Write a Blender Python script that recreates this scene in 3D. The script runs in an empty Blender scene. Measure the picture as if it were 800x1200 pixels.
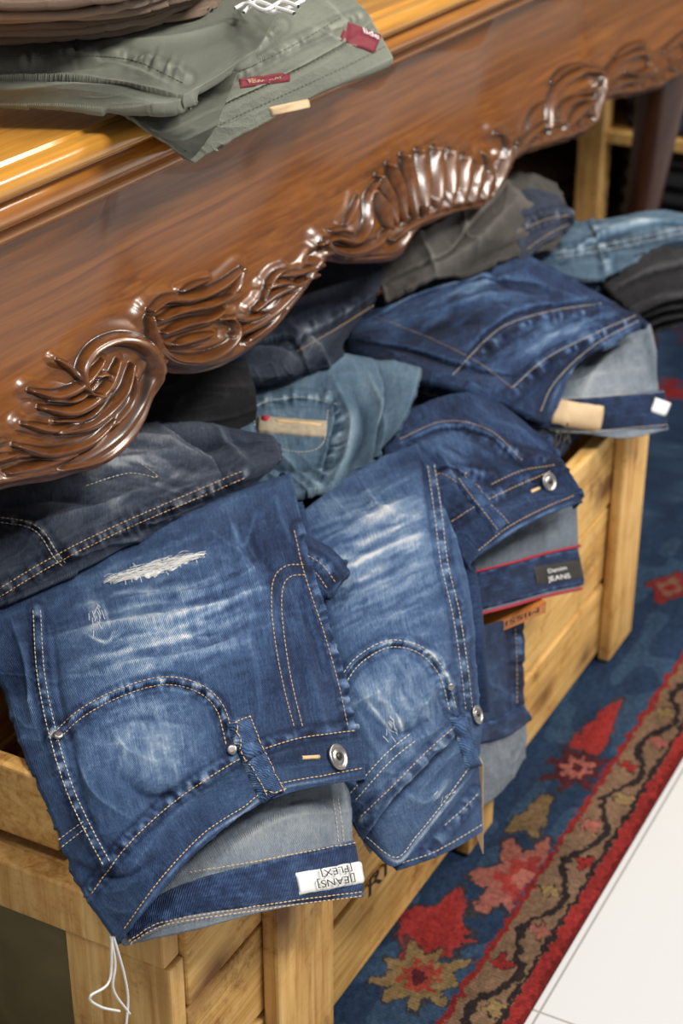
import bpy, math, numpy as np
from mathutils import Vector, Matrix, kdtree
rng = np.random.RandomState(7)
sc = bpy.context.scene
# ------------------------------------------------------------------ camera
FP = 2000.0
pit = math.atan(1050/2000.0); yaw = math.radians(28)
CAM = np.array([0, 0, 1.06])
cy, sy = math.cos(yaw), math.sin(yaw)
FW = np.array([cy*math.cos(pit), sy*math.cos(pit), -math.sin(pit)])
RT = np.array([sy, -cy, 0.0]); UP = np.cross(RT, FW)
cd = bpy.data.cameras.new("camera"); cam = bpy.data.objects.new("camera", cd)
sc.collection.objects.link(cam); sc.camera = cam
cam.location = CAM; cam.rotation_euler = Vector(FW).to_track_quat('-Z', 'Y').to_euler()
cd.sensor_width = 36; cd.lens = 60; cd.clip_start = .02
cd.dof.use_dof = True; cd.dof.focus_distance = 1.2; cd.dof.aperture_fstop = 7.5

def P(u, v, h):
    """survey: world point seen at photo position (u,v) on plane z=h (h>0) or y=-h (h<0)"""
    d = RT*(u-400)+UP*(600-v)+FW*FP
    t = (h-CAM[2])/d[2] if h > 0 else (-h)/d[1]
    return CAM+d*t
def proj(p):
    q = np.asarray(p)-CAM
    z = q@FW
    return np.stack([400+FP*(q@RT)/z, 600-FP*(q@UP)/z], -1)

# ------------------------------------------------------------------ math helpers
TAB = rng.rand(256, 256)*2-1
def vn(x, y, s=0):
    x = np.asarray(x, float)+s*17.31; y = np.asarray(y, float)+s*9.17
    xi = np.floor(x).astype(int); yi = np.floor(y).astype(int)
    fx = x-xi; fy = y-yi; fx = fx*fx*(3-2*fx); fy = fy*fy*(3-2*fy)
    a = TAB[xi & 255, yi & 255]; b = TAB[(xi+1) & 255, yi & 255]
    c = TAB[xi & 255, (yi+1) & 255]; d = TAB[(xi+1) & 255, (yi+1) & 255]
    return (a*(1-fx)+b*fx)*(1-fy)+(c*(1-fx)+d*fx)*fy
def fbm(x, y, o=3, s=0):
    r = 0; a = 1.0; n = 0
    for i in range(o):
        r = r+a*vn(x*2**i, y*2**i, s+i*3); n += a; a *= .5
    return r/n
def ridged(x, y, s=0):
    wx = x+.5*vn(x*.7, y*.7, s+11); wy = y+.5*vn(x*.7, y*.7, s+12)
    return (1-np.minimum(1, np.abs(vn(wx, wy, s))*2.2))**2+.5*(1-np.minimum(1, np.abs(vn(wx*2.1, wy*2.1, s+4))*2.4))**2
def cr(ctrl, n):
    c = np.asarray(ctrl, float); m = len(c)
    e = np.concatenate([[2*c[0]-c[1]], c, [2*c[-1]-c[-2]]])
    t = np.linspace(0, m-1, n); i = np.minimum(t.astype(int), m-2); f = t-i
    f = f.reshape((-1,)+(1,)*(c.ndim-1))
    p0, p1, p2, p3 = e[i], e[i+1], e[i+2], e[i+3]
    return .5*((2*p1)+(-p0+p2)*f+(2*p0-5*p1+4*p2-p3)*f*f+(-p0+3*p1-3*p2+p3)*f**3)
def resamp(pts, step):
    c = cr(pts, max(8, len(pts)*14)) if len(pts) > 2 else np.linspace(pts[0], pts[1], 30)
    d = np.r_[0, np.cumsum(np.linalg.norm(np.diff(c, axis=0), axis=1))]
    n = max(2, int(d[-1]/step)+1); s = np.linspace(0, d[-1], n)
    return np.stack([np.interp(s, d, c[:, k]) for k in range(c.shape[1])], -1), s
def pdist(q, pts, rad=1e9, step=6.0):
    c, s = resamp(pts, step)
    N = len(q); D = np.full(N, 1e9); S = np.zeros(N); G = np.zeros(N)
    lo = c.min(0)-rad; hi = c.max(0)+rad
    m = np.where((q[:, 0] > lo[0]) & (q[:, 0] < hi[0]) & (q[:, 1] > lo[1]) & (q[:, 1] < hi[1]))[0]
    if len(m) == 0: return D, S, S, G
    qq = q[m]; d = np.full(len(m), 1e9); ss = np.zeros(len(m)); g = np.zeros(len(m))
    for k in range(len(c)-1):
        a = c[k]; ab = c[k+1]-a; L = (ab@ab)+1e-9
        w = qq-a; t = np.clip((w@ab)/L, 0, 1)
        e = w-t[:, None]*ab; dd = np.hypot(e[:, 0], e[:, 1]); u = dd < d
        d[u] = dd[u]; ss[u] = (s[k]+t*(s[k+1]-s[k]))[u]; g[u] = (ab[0]*w[:, 1]-ab[1]*w[:, 0])[u]
    D[m] = d; S[m] = ss; G[m] = np.sign(g)
    return D, S, S/s[-1], G
def gnorm(G):
    du = np.gradient(G, axis=1); dv = np.gradient(G, axis=0)
    n = np.cross(du, dv); n /= np.linalg.norm(n, axis=-1, keepdims=True)+1e-12
    c = (CAM-G).reshape(-1, 3)
    if np.mean(np.sum(n.reshape(-1, 3)*c, -1)) < 0: n = -n
    return n

# ------------------------------------------------------------------ objects
def link(o, parent=None):
    sc.collection.objects.link(o)
    if parent is not None:
        o.parent = parent
        o.matrix_parent_inverse = Matrix.Translation(parent.location).inverted()
    return o
def empty(name, loc, label, cat, group=None):
    e = bpy.data.objects.new(name, None); e.location = tuple(loc); e.empty_display_size = .05
    sc.collection.objects.link(e); e["label"] = label; e["category"] = cat
    if group: e["group"] = group
    return e
def mesh(name, V, Fc, mat, parent=None, smooth=True):
    me = bpy.data.meshes.new(name); me.from_pydata([tuple(map(float, v)) for v in V], [], [tuple(map(int, f)) for f in Fc])
    me.update()
    if smooth: me.shade_smooth()
    if mat: me.materials.append(mat)
    o = bpy.data.objects.new(name, me); return link(o, parent)
def grid_faces(r, c, off=0):
    i = np.arange(r-1)[:, None]*c+np.arange(c-1)[None]; i = i.ravel()+off
    return np.stack([i, i+1, i+c+1, i+c], -1)
def gridmesh(name, G, mat, parent=None, attrs=None, uv=None, thick=0, flipcheck=True):
    r, c = G.shape[:2]; V = G.reshape(-1, 3); Fc = grid_faces(r, c)
    a, b, d = V[Fc[:, 0]], V[Fc[:, 1]], V[Fc[:, 3]]
    n = np.cross(b-a, d-a)
    if flipcheck and np.sum(n*(CAM-a)) < 0: Fc = Fc[:, ::-1]
    me = bpy.data.meshes.new(name); nF = len(Fc)
    me.vertices.add(len(V)); me.vertices.foreach_set("co", V.astype(np.float32).ravel())
    me.loops.add(nF*4); me.loops.foreach_set("vertex_index", Fc.astype(np.int32).ravel())
    me.polygons.add(nF); me.polygons.foreach_set("loop_start", np.arange(nF, dtype=np.int32)*4)
    me.update(calc_edges=True); me.validate(); me.shade_smooth()
    if uv is not None:
        l = me.uv_layers.new(name="uv"); l.data.foreach_set("uv", uv.reshape(-1, 2)[Fc.ravel()].astype(np.float32).ravel())
    for k, val in (attrs or {}).items():
        if val.ndim == 2:
            at = me.attributes.new(k, 'FLOAT', 'POINT'); at.data.foreach_set("value", val.astype(np.float32).ravel())
        else:
            at = me.attributes.new(k, 'FLOAT_COLOR', 'POINT')
            at.data.foreach_set("color", np.concatenate([val, np.ones(val.shape[:2]+(1,))], -1).astype(np.float32).ravel())
    me.materials.append(mat); o = bpy.data.objects.new(name, me); link(o, parent)
    if thick:
        m = o.modifiers.new("t", 'SOLIDIFY'); m.thickness = thick; m.offset = -1
    return o
BF = [(0,3,2,1),(4,5,6,7),(0,1,5,4),(1,2,6,5),(2,3,7,6),(3,0,4,7)]
def boxes(name, L, mat, parent=None, bev=.002):
    V = []; Fc = []
    for lo, hi in L:
        k = len(V); x0, y0, z0 = lo; x1, y1, z1 = hi
        V += [(x0,y0,z0),(x1,y0,z0),(x1,y1,z0),(x0,y1,z0),(x0,y0,z1),(x1,y0,z1),(x1,y1,z1),(x0,y1,z1)]
        Fc += [tuple(k+i for i in f) for f in BF]
    o = mesh(name, V, Fc, mat, parent, False)
    if bev:
        m = o.modifiers.new("b", 'BEVEL'); m.width = bev; m.segments = 2
    return o
def box(name, lo, hi, mat, parent=None, bev=.002): return boxes(name, [(lo, hi)], mat, parent, bev)
def tube(name, pts, rad, mat, parent, K=6):
    c, _ = resamp(np.array(pts), .003); T = np.gradient(c, axis=0); T /= np.linalg.norm(T, axis=1, keepdims=True)+1e-9
    V = []; Fc = []
    for i in range(len(c)):
        a = np.cross(T[i], [.3, .5, .8]); a /= np.linalg.norm(a); b = np.cross(T[i], a)
        for k in range(K): t = 2*math.pi*k/K; V.append(c[i]+rad*(a*math.cos(t)+b*math.sin(t)))
    for i in range(len(c)-1):
        for k in range(K): Fc.append((i*K+k, i*K+(k+1) % K, (i+1)*K+(k+1) % K, (i+1)*K+k))
    return mesh(name, V, Fc, mat, parent)

# ------------------------------------------------------------------ materials
def newmat(name):
    m = bpy.data.materials.new(name); m.use_nodes = True; nt = m.node_tree
    b = nt.nodes["Principled BSDF"]; return m, nt, b
def ND(nt, t, **k):
    n = nt.nodes.new(t)
    for a, v in k.items(): setattr(n, a, v)
    return n
def plain(name, col, rough=.6, metal=0, noise=.15, scale=300, coat=0):
    m, nt, b = newmat(name)
    tc = ND(nt, 'ShaderNodeTexCoord'); nz = ND(nt, 'ShaderNodeTexNoise'); nz.inputs['Scale'].default_value = scale
    nt.links.new(tc.outputs['Object'], nz.inputs['Vector'])
    mx = ND(nt, 'ShaderNodeMix', data_type='RGBA'); mx.inputs[6].default_value = tuple(c*(1-noise) for c in col)+(1,)
    mx.inputs[7].default_value = tuple(min(1, c*(1+noise)) for c in col)+(1,)
    nt.links.new(nz.outputs['Fac'], mx.inputs[0]); nt.links.new(mx.outputs[2], b.inputs['Base Color'])
    b.inputs['Roughness'].default_value = rough; b.inputs['Metallic'].default_value = metal
    if coat: b.inputs['Coat Weight'].default_value = coat
    return m
def ramp(nt, stops):
    r = ND(nt, 'ShaderNodeValToRGB'); e = r.color_ramp.elements
    e[0].position = stops[0][0]; e[0].color = stops[0][1]+(1,)
    e[1].position = stops[-1][0]; e[1].color = stops[-1][1]+(1,)
    for p, c in stops[1:-1]:
        x = e.new(p); x.color = c+(1,)
    return r
def cloth(name, stops, grain=.26, gs=620, bump=.8, sheen=.03, slub=1.0):
    m, nt, b = newmat(name); L = nt.links.new
    at = ND(nt, 'ShaderNodeAttribute'); at.attribute_name = "fade"
    uv = ND(nt, 'ShaderNodeUVMap'); uv.uv_map = "uv"
    mp = ND(nt, 'ShaderNodeMapping'); mp.inputs['Scale'].default_value = (1, .5, 1); L(uv.outputs[0], mp.inputs[0])
    nz = ND(nt, 'ShaderNodeTexNoise'); nz.inputs['Scale'].default_value = gs; nz.inputs['Detail'].default_value = 3; nz.inputs['Roughness'].default_value = .7
    L(mp.outputs[0], nz.inputs['Vector'])
    mp2 = ND(nt, 'ShaderNodeMapping'); mp2.inputs['Scale'].default_value = (1, .05, 1); L(uv.outputs[0], mp2.inputs[0])
    n5 = ND(nt, 'ShaderNodeTexNoise'); n5.inputs['Scale'].default_value = 800; n5.inputs['Detail'].default_value = 2; L(mp2.outputs[0], n5.inputs['Vector'])
    wv = ND(nt, 'ShaderNodeTexWave'); wv.inputs['Scale'].default_value = 340; wv.inputs['Distortion'].default_value = 1.2
    wv.bands_direction = 'DIAGONAL'; L(uv.outputs[0], wv.inputs['Vector'])
    n2 = ND(nt, 'ShaderNodeTexNoise'); n2.inputs['Scale'].default_value = 110; n2.inputs['Detail'].default_value = 6; n2.inputs['Roughness'].default_value = .65
    L(uv.outputs[0], n2.inputs['Vector'])
    prev = at.outputs['Fac']; tot = 0
    for nd, k in ((nz.outputs['Fac'], grain*1.5), (n2.outputs['Fac'], grain*.9), (n5.outputs['Fac'], grain*slub*1.1), (wv.outputs['Fac'], grain*.4)):
        s1 = ND(nt, 'ShaderNodeMath', operation='MULTIPLY_ADD'); s1.inputs[1].default_value = k; L(nd, s1.inputs[0]); L(prev, s1.inputs[2]); prev = s1.outputs[0]; tot += k*.5
    s4 = ND(nt, 'ShaderNodeMath', operation='SUBTRACT', use_clamp=True); s4.inputs[1].default_value = tot; L(prev, s4.inputs[0])
    r = ramp(nt, stops); L(s4.outputs[0], r.inputs[0]); L(r.outputs[0], b.inputs['Base Color'])
    b.inputs['Roughness'].default_value = .88; b.inputs['Sheen Weight'].default_value = sheen
    b.inputs['Specular IOR Level'].default_value = .2
    bp = ND(nt, 'ShaderNodeBump'); bp.inputs['Strength'].default_value = bump; bp.inputs['Distance'].default_value = .0009
    ad = ND(nt, 'ShaderNodeMath', operation='ADD'); L(nz.outputs['Fac'], ad.inputs[0]); L(wv.outputs['Fac'], ad.inputs[1])
    a2 = ND(nt, 'ShaderNodeMath', operation='MULTIPLY_ADD'); a2.inputs[1].default_value = 2.5; L(n2.outputs['Fac'], a2.inputs[0]); L(ad.outputs[0], a2.inputs[2])
    L(a2.outputs[0], bp.inputs['Height']); L(bp.outputs[0], b.inputs['Normal'])
    return m
M_IND = cloth("denim_indigo", [(0, (.005,.010,.028)), (.22, (.015,.033,.090)), (.48, (.060,.118,.245)), (.70, (.19,.285,.43)), (1, (.68,.71,.74))])
M_DRK = cloth("denim_dark", [(0, (.004,.006,.014)), (.35, (.018,.027,.052)), (.65, (.08,.10,.142)), (1, (.38,.41,.45))])
M_LGT = cloth("denim_light", [(0, (.02,.045,.08)), (.4, (.10,.17,.245)), (.75, (.30,.41,.49)), (1, (.58,.65,.68))])
M_LIN = cloth("denim_wrong_side", [(0, (.03,.04,.055)), (.5, (.18,.22,.265)), (1, (.48,.51,.54))], grain=.30)
M_BLK = cloth("black_cotton", [(0, (.002,.002,.003)), (.5, (.012,.012,.014)), (1, (.08,.08,.085))])
M_GRY = cloth("taupe_cotton", [(0, (.018,.016,.015)), (.5, (.10,.09,.082)), (1, (.26,.24,.22))])
M_GRN = cloth("sage_cotton", [(0, (.06,.066,.05)), (.5, (.235,.25,.20)), (1, (.48,.50,.42))], grain=.08, slub=.4)
M_BRN = cloth("brown_cotton", [(0, (.09,.06,.042)), (.5, (.40,.28,.20)), (1, (.60,.48,.38))], grain=.1, slub=.4)
M_BRD = cloth("dark_brown_cotton", [(0, (.04,.025,.017)), (.5, (.18,.115,.078)), (1, (.34,.25,.19))], grain=.1, slub=.4)
M_THR = plain("tan_thread", (.66,.45,.23), .7, noise=.2)
M_THW = plain("pale_thread", (.68,.61,.48), .7, noise=.2)
M_THG = plain("green_thread", (.12,.13,.09), .8)
M_WHT = plain("white_woven_label", (.76,.76,.74), .7, noise=.04)
M_RAG = plain("frayed_white_cotton", (.72,.73,.71), .9, noise=.12, scale=900)
M_INK = plain("black_ink", (.02,.018,.016), .7)
M_RED = plain("red_piping", (.35,.012,.03), .7)
M_MAR = plain("maroon_label", (.17,.012,.025), .7)
M_KRF = plain("kraft_leather_patch", (.60,.43,.25), .7, noise=.12, scale=120)
M_TAN = plain("worn_tan_label", (.36,.30,.21), .8, noise=.35, scale=160)
M_MET = plain("brushed_nickel", (.36,.35,.34), .4, 1, .2)
M_DMT = plain("dark_metal", (.08,.07,.06), .4, 1, .1)
def wood(name, stops, scale, stretch, rough, coat, useattr=False, bump=.1, spec=.5, knots=0, crough=.14, blot=.5):
    m, nt, b = newmat(name); L = nt.links.new
    tc = ND(nt, 'ShaderNodeTexCoord'); mp = ND(nt, 'ShaderNodeMapping'); mp.inputs['Scale'].default_value = stretch
    L(tc.outputs['Object'], mp.inputs[0])
    nz = ND(nt, 'ShaderNodeTexNoise'); nz.inputs['Scale'].default_value = scale; nz.inputs['Detail'].default_value = 6; nz.inputs['Distortion'].default_value = .6
    L(mp.outputs[0], nz.inputs['Vector'])
    n3 = ND(nt, 'ShaderNodeTexNoise'); n3.inputs['Scale'].default_value = scale*.17; n3.inputs['Detail'].default_value = 3; n3.inputs['Distortion'].default_value = 1.2
    L(mp.outputs[0], n3.inputs['Vector'])
    md = ND(nt, 'ShaderNodeMath', operation='MULTIPLY_ADD'); md.inputs[1].default_value = .7; L(nz.outputs['Fac'], md.inputs[0])
    m2 = ND(nt, 'ShaderNodeMath', operation='MULTIPLY_ADD'); m2.inputs[1].default_value = blot; m2.inputs[2].default_value = .17-blot/2; L(n3.outputs['Fac'], m2.inputs[0]); L(m2.outputs[0], md.inputs[2])
    r = ramp(nt, stops); L(md.outputs[0], r.inputs[0]); out = r.outputs[0]
    if knots:
        mk = ND(nt, 'ShaderNodeMapping'); mk.inputs['Scale'].default_value = tuple(.55 if q < 1 else 1 for q in stretch); L(tc.outputs['Object'], mk.inputs[0])
        nd_ = ND(nt, 'ShaderNodeTexNoise'); nd_.inputs['Scale'].default_value = 25; L(mk.outputs[0], nd_.inputs['Vector'])
        vm = ND(nt, 'ShaderNodeVectorMath', operation='MULTIPLY_ADD'); vm.inputs[1].default_value = (.02,.02,.02); L(nd_.outputs['Color'], vm.inputs[0]); L(mk.outputs[0], vm.inputs[2])
        vo = ND(nt, 'ShaderNodeTexVoronoi'); vo.inputs['Scale'].default_value = knots; L(vm.outputs[0], vo.inputs['Vector'])
        kr = ramp(nt, [(0, (1,1,1)), (.12, (.9,.9,.9)), (.19, (.45,.45,.45)), (.32, (0,0,0)), (1, (0,0,0))]); L(vo.outputs['Distance'], kr.inputs[0])
        mx = ND(nt, 'ShaderNodeMix', data_type='RGBA'); mx.inputs[7].default_value = (.14,.05,.015,1); L(kr.outputs[0], mx.inputs[0]); L(out, mx.inputs[6]); out = mx.outputs[2]
        n4 = ND(nt, 'ShaderNodeTexNoise'); n4.inputs['Scale'].default_value = 14; n4.inputs['Detail'].default_value = 8; n4.inputs['Roughness'].default_value = .78; L(tc.outputs['Object'], n4.inputs['Vector'])
        r4 = ramp(nt, [(.34, (.36,.27,.18)), (.44, (.88,.83,.76)), (.54, (1,1,1))]); L(n4.outputs['Fac'], r4.inputs[0])
        mm = ND(nt, 'ShaderNodeMix', data_type='RGBA', blend_type='MULTIPLY'); mm.inputs[0].default_value = .9; L(out, mm.inputs[6]); L(r4.outputs[0], mm.inputs[7]); out = mm.outputs[2]
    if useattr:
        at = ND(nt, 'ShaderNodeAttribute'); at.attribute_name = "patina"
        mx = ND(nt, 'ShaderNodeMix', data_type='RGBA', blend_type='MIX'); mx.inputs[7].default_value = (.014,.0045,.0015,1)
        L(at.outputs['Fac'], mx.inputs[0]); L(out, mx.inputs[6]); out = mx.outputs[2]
    L(out, b.inputs['Base Color']); b.inputs['Roughness'].default_value = rough; b.inputs['Coat Weight'].default_value = coat
    b.inputs['Coat Roughness'].default_value = crough; b.inputs['Specular IOR Level'].default_value = spec
    bp = ND(nt, 'ShaderNodeBump'); bp.inputs['Strength'].default_value = bump; bp.inputs['Distance'].default_value = .001
    L(nz.outputs['Fac'], bp.inputs['Height']); L(bp.outputs[0], b.inputs['Normal'])
    return m
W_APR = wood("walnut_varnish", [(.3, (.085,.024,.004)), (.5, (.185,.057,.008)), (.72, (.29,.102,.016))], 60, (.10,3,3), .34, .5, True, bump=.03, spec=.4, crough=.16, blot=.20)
W_MLD = wood("honey_moulding_varnish", [(.3, (.20,.062,.008)), (.5, (.35,.125,.017)), (.75, (.52,.22,.04))], 45, (.12,3,3), .22, .9, bump=.03, blot=.2)
W_TOP = wood("golden_tabletop", [(.3, (.36,.14,.016)), (.55, (.58,.27,.04)), (.8, (.76,.41,.085))], 40, (.15,4,4), .25, .7, bump=.03, blot=.25)
W_LEG = wood("dark_mahogany", [(.3, (.02,.005,.003)), (.7, (.075,.02,.008))], 25, (3,3,.4), .35, .4)
W_PIN = wood("pine_plank", [(.3, (.40,.18,.04)), (.5, (.66,.39,.12)), (.72, (.80,.55,.22))], 34, (.25,4,5), .65, 0, bump=.7, spec=.3, knots=11, blot=.35)
W_PIV = wood("pine_upright", [(.3, (.40,.18,.045)), (.5, (.66,.39,.13)), (.72, (.80,.55,.23))], 34, (4,4,.25), .65, 0, bump=.7, spec=.3, knots=10, blot=.35)
W_OLV = wood("olive_panel", [(.25, (.10,.08,.03)), (.6, (.17,.13,.05)), (.8, (.23,.18,.08))], 20, (1,1,1), .6, 0)
W_ORG = wood("stained_board", [(.3, (.24,.07,.012)), (.5, (.46,.155,.028)), (.8, (.58,.25,.065))], 26, (.4,4,5), .5, 0)

# ------------------------------------------------------------------ cloth surface class
class Surf:
    def __init__(s, part, parent, ctrl, mat, nu=160, nv=160, wr=.0012, ws=14, seed=1, base=.4, ops=(), creases=(), seams=(),
                 roll='', rr=.004, thick=.0016, mott=.10, label=None, aniso=(1, 1), drop=(), cw=.0010, cs=(16, 30), pk=1.6):
        C = np.array([[P(*q) for q in row] for row in ctrl])
        G = cr(C, nv); G = cr(G.transpose(1, 0, 2), nu).transpose(1, 0, 2)
        n = gnorm(G)
        lu = np.mean(np.sum(np.linalg.norm(np.diff(G, axis=1), axis=2), 1)); lv = np.mean(np.sum(np.linalg.norm(np.diff(G, axis=0), axis=2), 0))
        U, V = np.meshgrid(np.linspace(0, lu, nu), np.linspace(0, lv, nv))
        px = proj(G).reshape(-1, 2); s.parent = parent; shp = U.shape
        h = wr*fbm(U*ws*aniso[0], V*ws*aniso[1], 4, seed)*1.4
        rg = ridged(U*cs[0], V*cs[1], seed+20)*np.clip(.55+.9*vn(U*9, V*9, seed+31), 0, 1.3)
        rg2 = ridged(U*cs[0]*3.1, V*cs[1]*2.6, seed+40)*np.clip(.4+1.1*vn(U*13, V*13, seed+33), 0, 1.2)
        h = h+cw*rg*1.25+cw*.36*rg2
        fade = base+mott*.8*fbm(U*40, V*40, 4, seed+9)+mott*.6*fbm(U*9, V*9, 2, seed+2)+(.09*(rg-.35)+.05*(rg2-.3))*(cw > 0)
        h = h.ravel(); fade = fade.ravel()
        for pts, w, a in creases:
            a = a*1.25
            d, S, t, g = pdist(px, pts, w*4)
            e = np.exp(-(d/w)**2)*np.sin(np.clip(t, 0.02, .98)*math.pi)**.5
            e2 = np.exp(-(d/(w*.4))**2)*np.sin(np.clip(t, 0.02, .98)*math.pi)**.5
            h += a*e*.75+a*.45*e2; fade += a*28*e*(1 if a > 0 else .6)+(.07*e2 if a > 0 else -.07*e2)
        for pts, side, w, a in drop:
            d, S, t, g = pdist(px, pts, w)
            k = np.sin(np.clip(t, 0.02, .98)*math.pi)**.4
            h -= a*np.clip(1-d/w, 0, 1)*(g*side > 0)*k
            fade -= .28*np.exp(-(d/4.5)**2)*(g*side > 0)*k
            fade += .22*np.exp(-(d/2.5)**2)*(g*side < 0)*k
        for pts in seams:
            d, S, t, g = pdist(px, pts, 34)
            h += .0014*np.exp(-(d/5.)**4)+pk*.0011*np.exp(-(d/12)**2)*vn(S/5.5, S*0+seed)
            fade += np.exp(-(d/7)**2)*(-.03+.40*np.clip(vn(S/4.2, d/9+seed), -.45, 1))
            fade += -.12*np.exp(-((d-10)/2.5)**2)
        for o in ops:
            if o[0] == 'b':
                _, cx, cy_, rx, ry, ang, a = o; c_, s_ = math.cos(math.radians(ang)), math.sin(math.radians(ang))
                x = px[:, 0]-cx; y = px[:, 1]-cy_; q = ((x*c_+y*s_)/rx)**2+((-x*s_+y*c_)/ry)**2
                fade += a*np.exp(-q)*(1+.35*fbm(px[:, 0]/9, px[:, 1]/9, 3, seed+4))
            elif o[0] == 'l':
                _, pts, w, a = o; d, S, t, g = pdist(px, pts, w*4)
                fade += a*np.exp(-(d/w)**2)*np.sin(np.clip(t, 0.01, .99)*math.pi)**.6*(1+.5*vn(S/9, d/4+seed))
            elif o[0] == 's':
                _, cx, cy_, rx, ry, ang, a, f = o; a *= .72; f *= 1.3; c_, s_ = math.cos(math.radians(ang)), math.sin(math.radians(ang))
                x = px[:, 0]-cx; y = px[:, 1]-cy_; X = x*c_+y*s_; Y = -x*s_+y*c_; q = (X/rx)**2+(Y/ry)**2
                Yw = Y+6*vn(X/45, Y/40, seed+8)+1.5*vn(X/9, Y/9, seed+5)
                st = vn(X/(f*5), Yw/f, seed+6); st2 = vn(X/(f*3), Yw/(f*.55), seed+7)
                fade += a*np.exp(-q)*(st+.45*st2)
        H = h.reshape(shp); G = G+n*H[..., None]; fade = np.clip(fade, 0, 1.1).reshape(shp)
        nn = gnorm(G)
        s.px = proj(G).reshape(-1, 2); s.dep = ((G-CAM)@FW).ravel()
        kd = kdtree.KDTree(len(s.px))
        for i, q in enumerate(s.px): kd.insert((q[0], q[1], 0), i)
        kd.balance(); s.kd = kd; s.nf = nn.reshape(-1, 3)
        K = 8; UV = np.stack([U, V], -1)
        for sd in roll:
            ax = 1 if sd in 'LR' else 0; first = sd in 'LT'
            E = np.take(G, 0 if first else -1, ax); I = np.take(G, 2 if first else -3, ax)
            O = E-I; O /= np.linalg.norm(O, axis=-1, keepdims=True)+1e-12
            N = np.take(gnorm(G), 1 if first else -2, ax)
            R = [E+O*rr*math.sin(math.radians(165)*k/K)-N*rr*(1-math.cos(math.radians(165)*k/K)) for k in range(1, K+1)]
            fe = np.take(fade, 0 if first else -1, ax)+.08; ue = np.take(UV, 0 if first else -1, ax)
            if first: R = R[::-1]
            R = np.stack(R, ax); Fd = np.stack([fe]*K, ax); Ud = np.stack([ue+(k*.003) for k in range(K)], ax)
            G = np.concatenate([R, G] if first else [G, R], ax); fade = np.concatenate([Fd, fade] if first else [fade, Fd], ax)
            UV = np.concatenate([Ud, UV] if first else [UV, Ud], ax)
        s.obj = gridmesh(part, G, mat, parent, {"fade": fade}, UV, thick)
        if label: s.obj["label"] = label
    def on(s, u, v, lift=.0):
        r = s.kd.find_n((u, v, 0), 6); w = np.array([1/(x[2]+.3)**2 for x in r]); idx = [x[1] for x in r]; w /= w.sum()
        d = (s.dep[idx]*w).sum(); n = (s.nf[idx]*w[:, None]).sum(0); n /= np.linalg.norm(n)
        ry = RT*(u-400)+UP*(600-v)+FW*FP
        return CAM+ry*(d/FP)+n*lift, n
    def stitch(s, lines, mat=None, off=(0,), pitch=5.2, rad=.00046, name="stitching", lift=.0005):
        V = []; Fc = []
        for pts in lines:
            c, S = resamp(pts, pitch)
            T = np.gradient(c, axis=0); T /= np.linalg.norm(T, axis=1, keepdims=True)+1e-9; Nn = np.stack([-T[:, 1], T[:, 0]], 1)
            for o in off:
                q = c+Nn*o
                for k in range(len(q)-1):
                    a, na = s.on(*(q[k]+.1*(q[k+1]-q[k])), lift); b, nb = s.on(*(q[k]+.84*(q[k+1]-q[k])), lift)
                    t = b-a; L = np.linalg.norm(t)
                    if L < 1e-6 or L > .02: continue
                    t /= L; sd = np.cross(na, t); sd /= np.linalg.norm(sd)+1e-9; m = (a+b)/2; k0 = len(V)
                    for pp, r_ in ((a, .35), (m, 1), (b, .35)):
                        V += [pp+sd*rad*r_, pp+na*rad*r_*1.1, pp-sd*rad*r_, pp-na*rad]
                    for j in range(2):
                        for i in range(4): Fc.append((k0+j*4+i, k0+j*4+(i+1) % 4, k0+j*4+4+(i+1) % 4, k0+j*4+4+i))
                    Fc += [(k0+3, k0+2, k0+1, k0), (k0+8, k0+9, k0+10, k0+11)]
        return mesh(name, V, Fc, mat or M_THR, s.parent)
    def strip(s, pts, w, mat, lift=.0015, name="waistband", fade=.35, w1=None, n=None, seed=3, thick=.001, jag=0, ridge=.0, mott=.16, edge=.3):
        c, S = resamp(pts, 3.0); T = np.gradient(c, axis=0); T /= np.linalg.norm(T, axis=1, keepdims=True)+1e-9
        Nn = np.stack([-T[:, 1], T[:, 0]], 1); m = n or max(9, int(w/2.5)|1); G = np.zeros((len(c), m, 3)); A = np.zeros((len(c), m))
        w1 = w if w1 is None else w1
        for i in range(len(c)):
            ww = w+(w1-w)*i/(len(c)-1)
            jl = 1+jag*vn(i*.7, 0, seed); jr = 1+jag*vn(i*.7, 5, seed)
            if jag: e_ = math.sin(math.pi*min(max(i/(len(c)-1), .03), .97))**.5; jl *= e_; jr *= e_
            for j in range(m):
                x = j/(m-1)-.5; x_ = x*(jl if x < 0 else jr)
                pr = (1-abs(2*x)**8)
                G[i, j], _ = s.on(*(c[i]+Nn[i]*x_*ww), lift*(.1+.9*pr)+ridge*math.cos(x*math.pi)+.0004*vn(i*.3, j*.3, seed))
                A[i, j] = fade+mott*fbm(i*.25, j*.3, 3, seed)+edge*(abs(2*x) > .82)*max(0, vn(i*.5, 3, seed)+.6)
        G[0] = G[0]*.5+np.array([s.on(*proj(q))[0] for q in G[0]])*.5; G[-1] = G[-1]*.5+np.array([s.on(*proj(q))[0] for q in G[-1]])*.5
        U, V = np.meshgrid(np.linspace(0, w*.0006, m), S*.0006)
        return gridmesh(name, G, mat, s.parent, {"fade": A}, np.stack([U, V], -1), thick)
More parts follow.
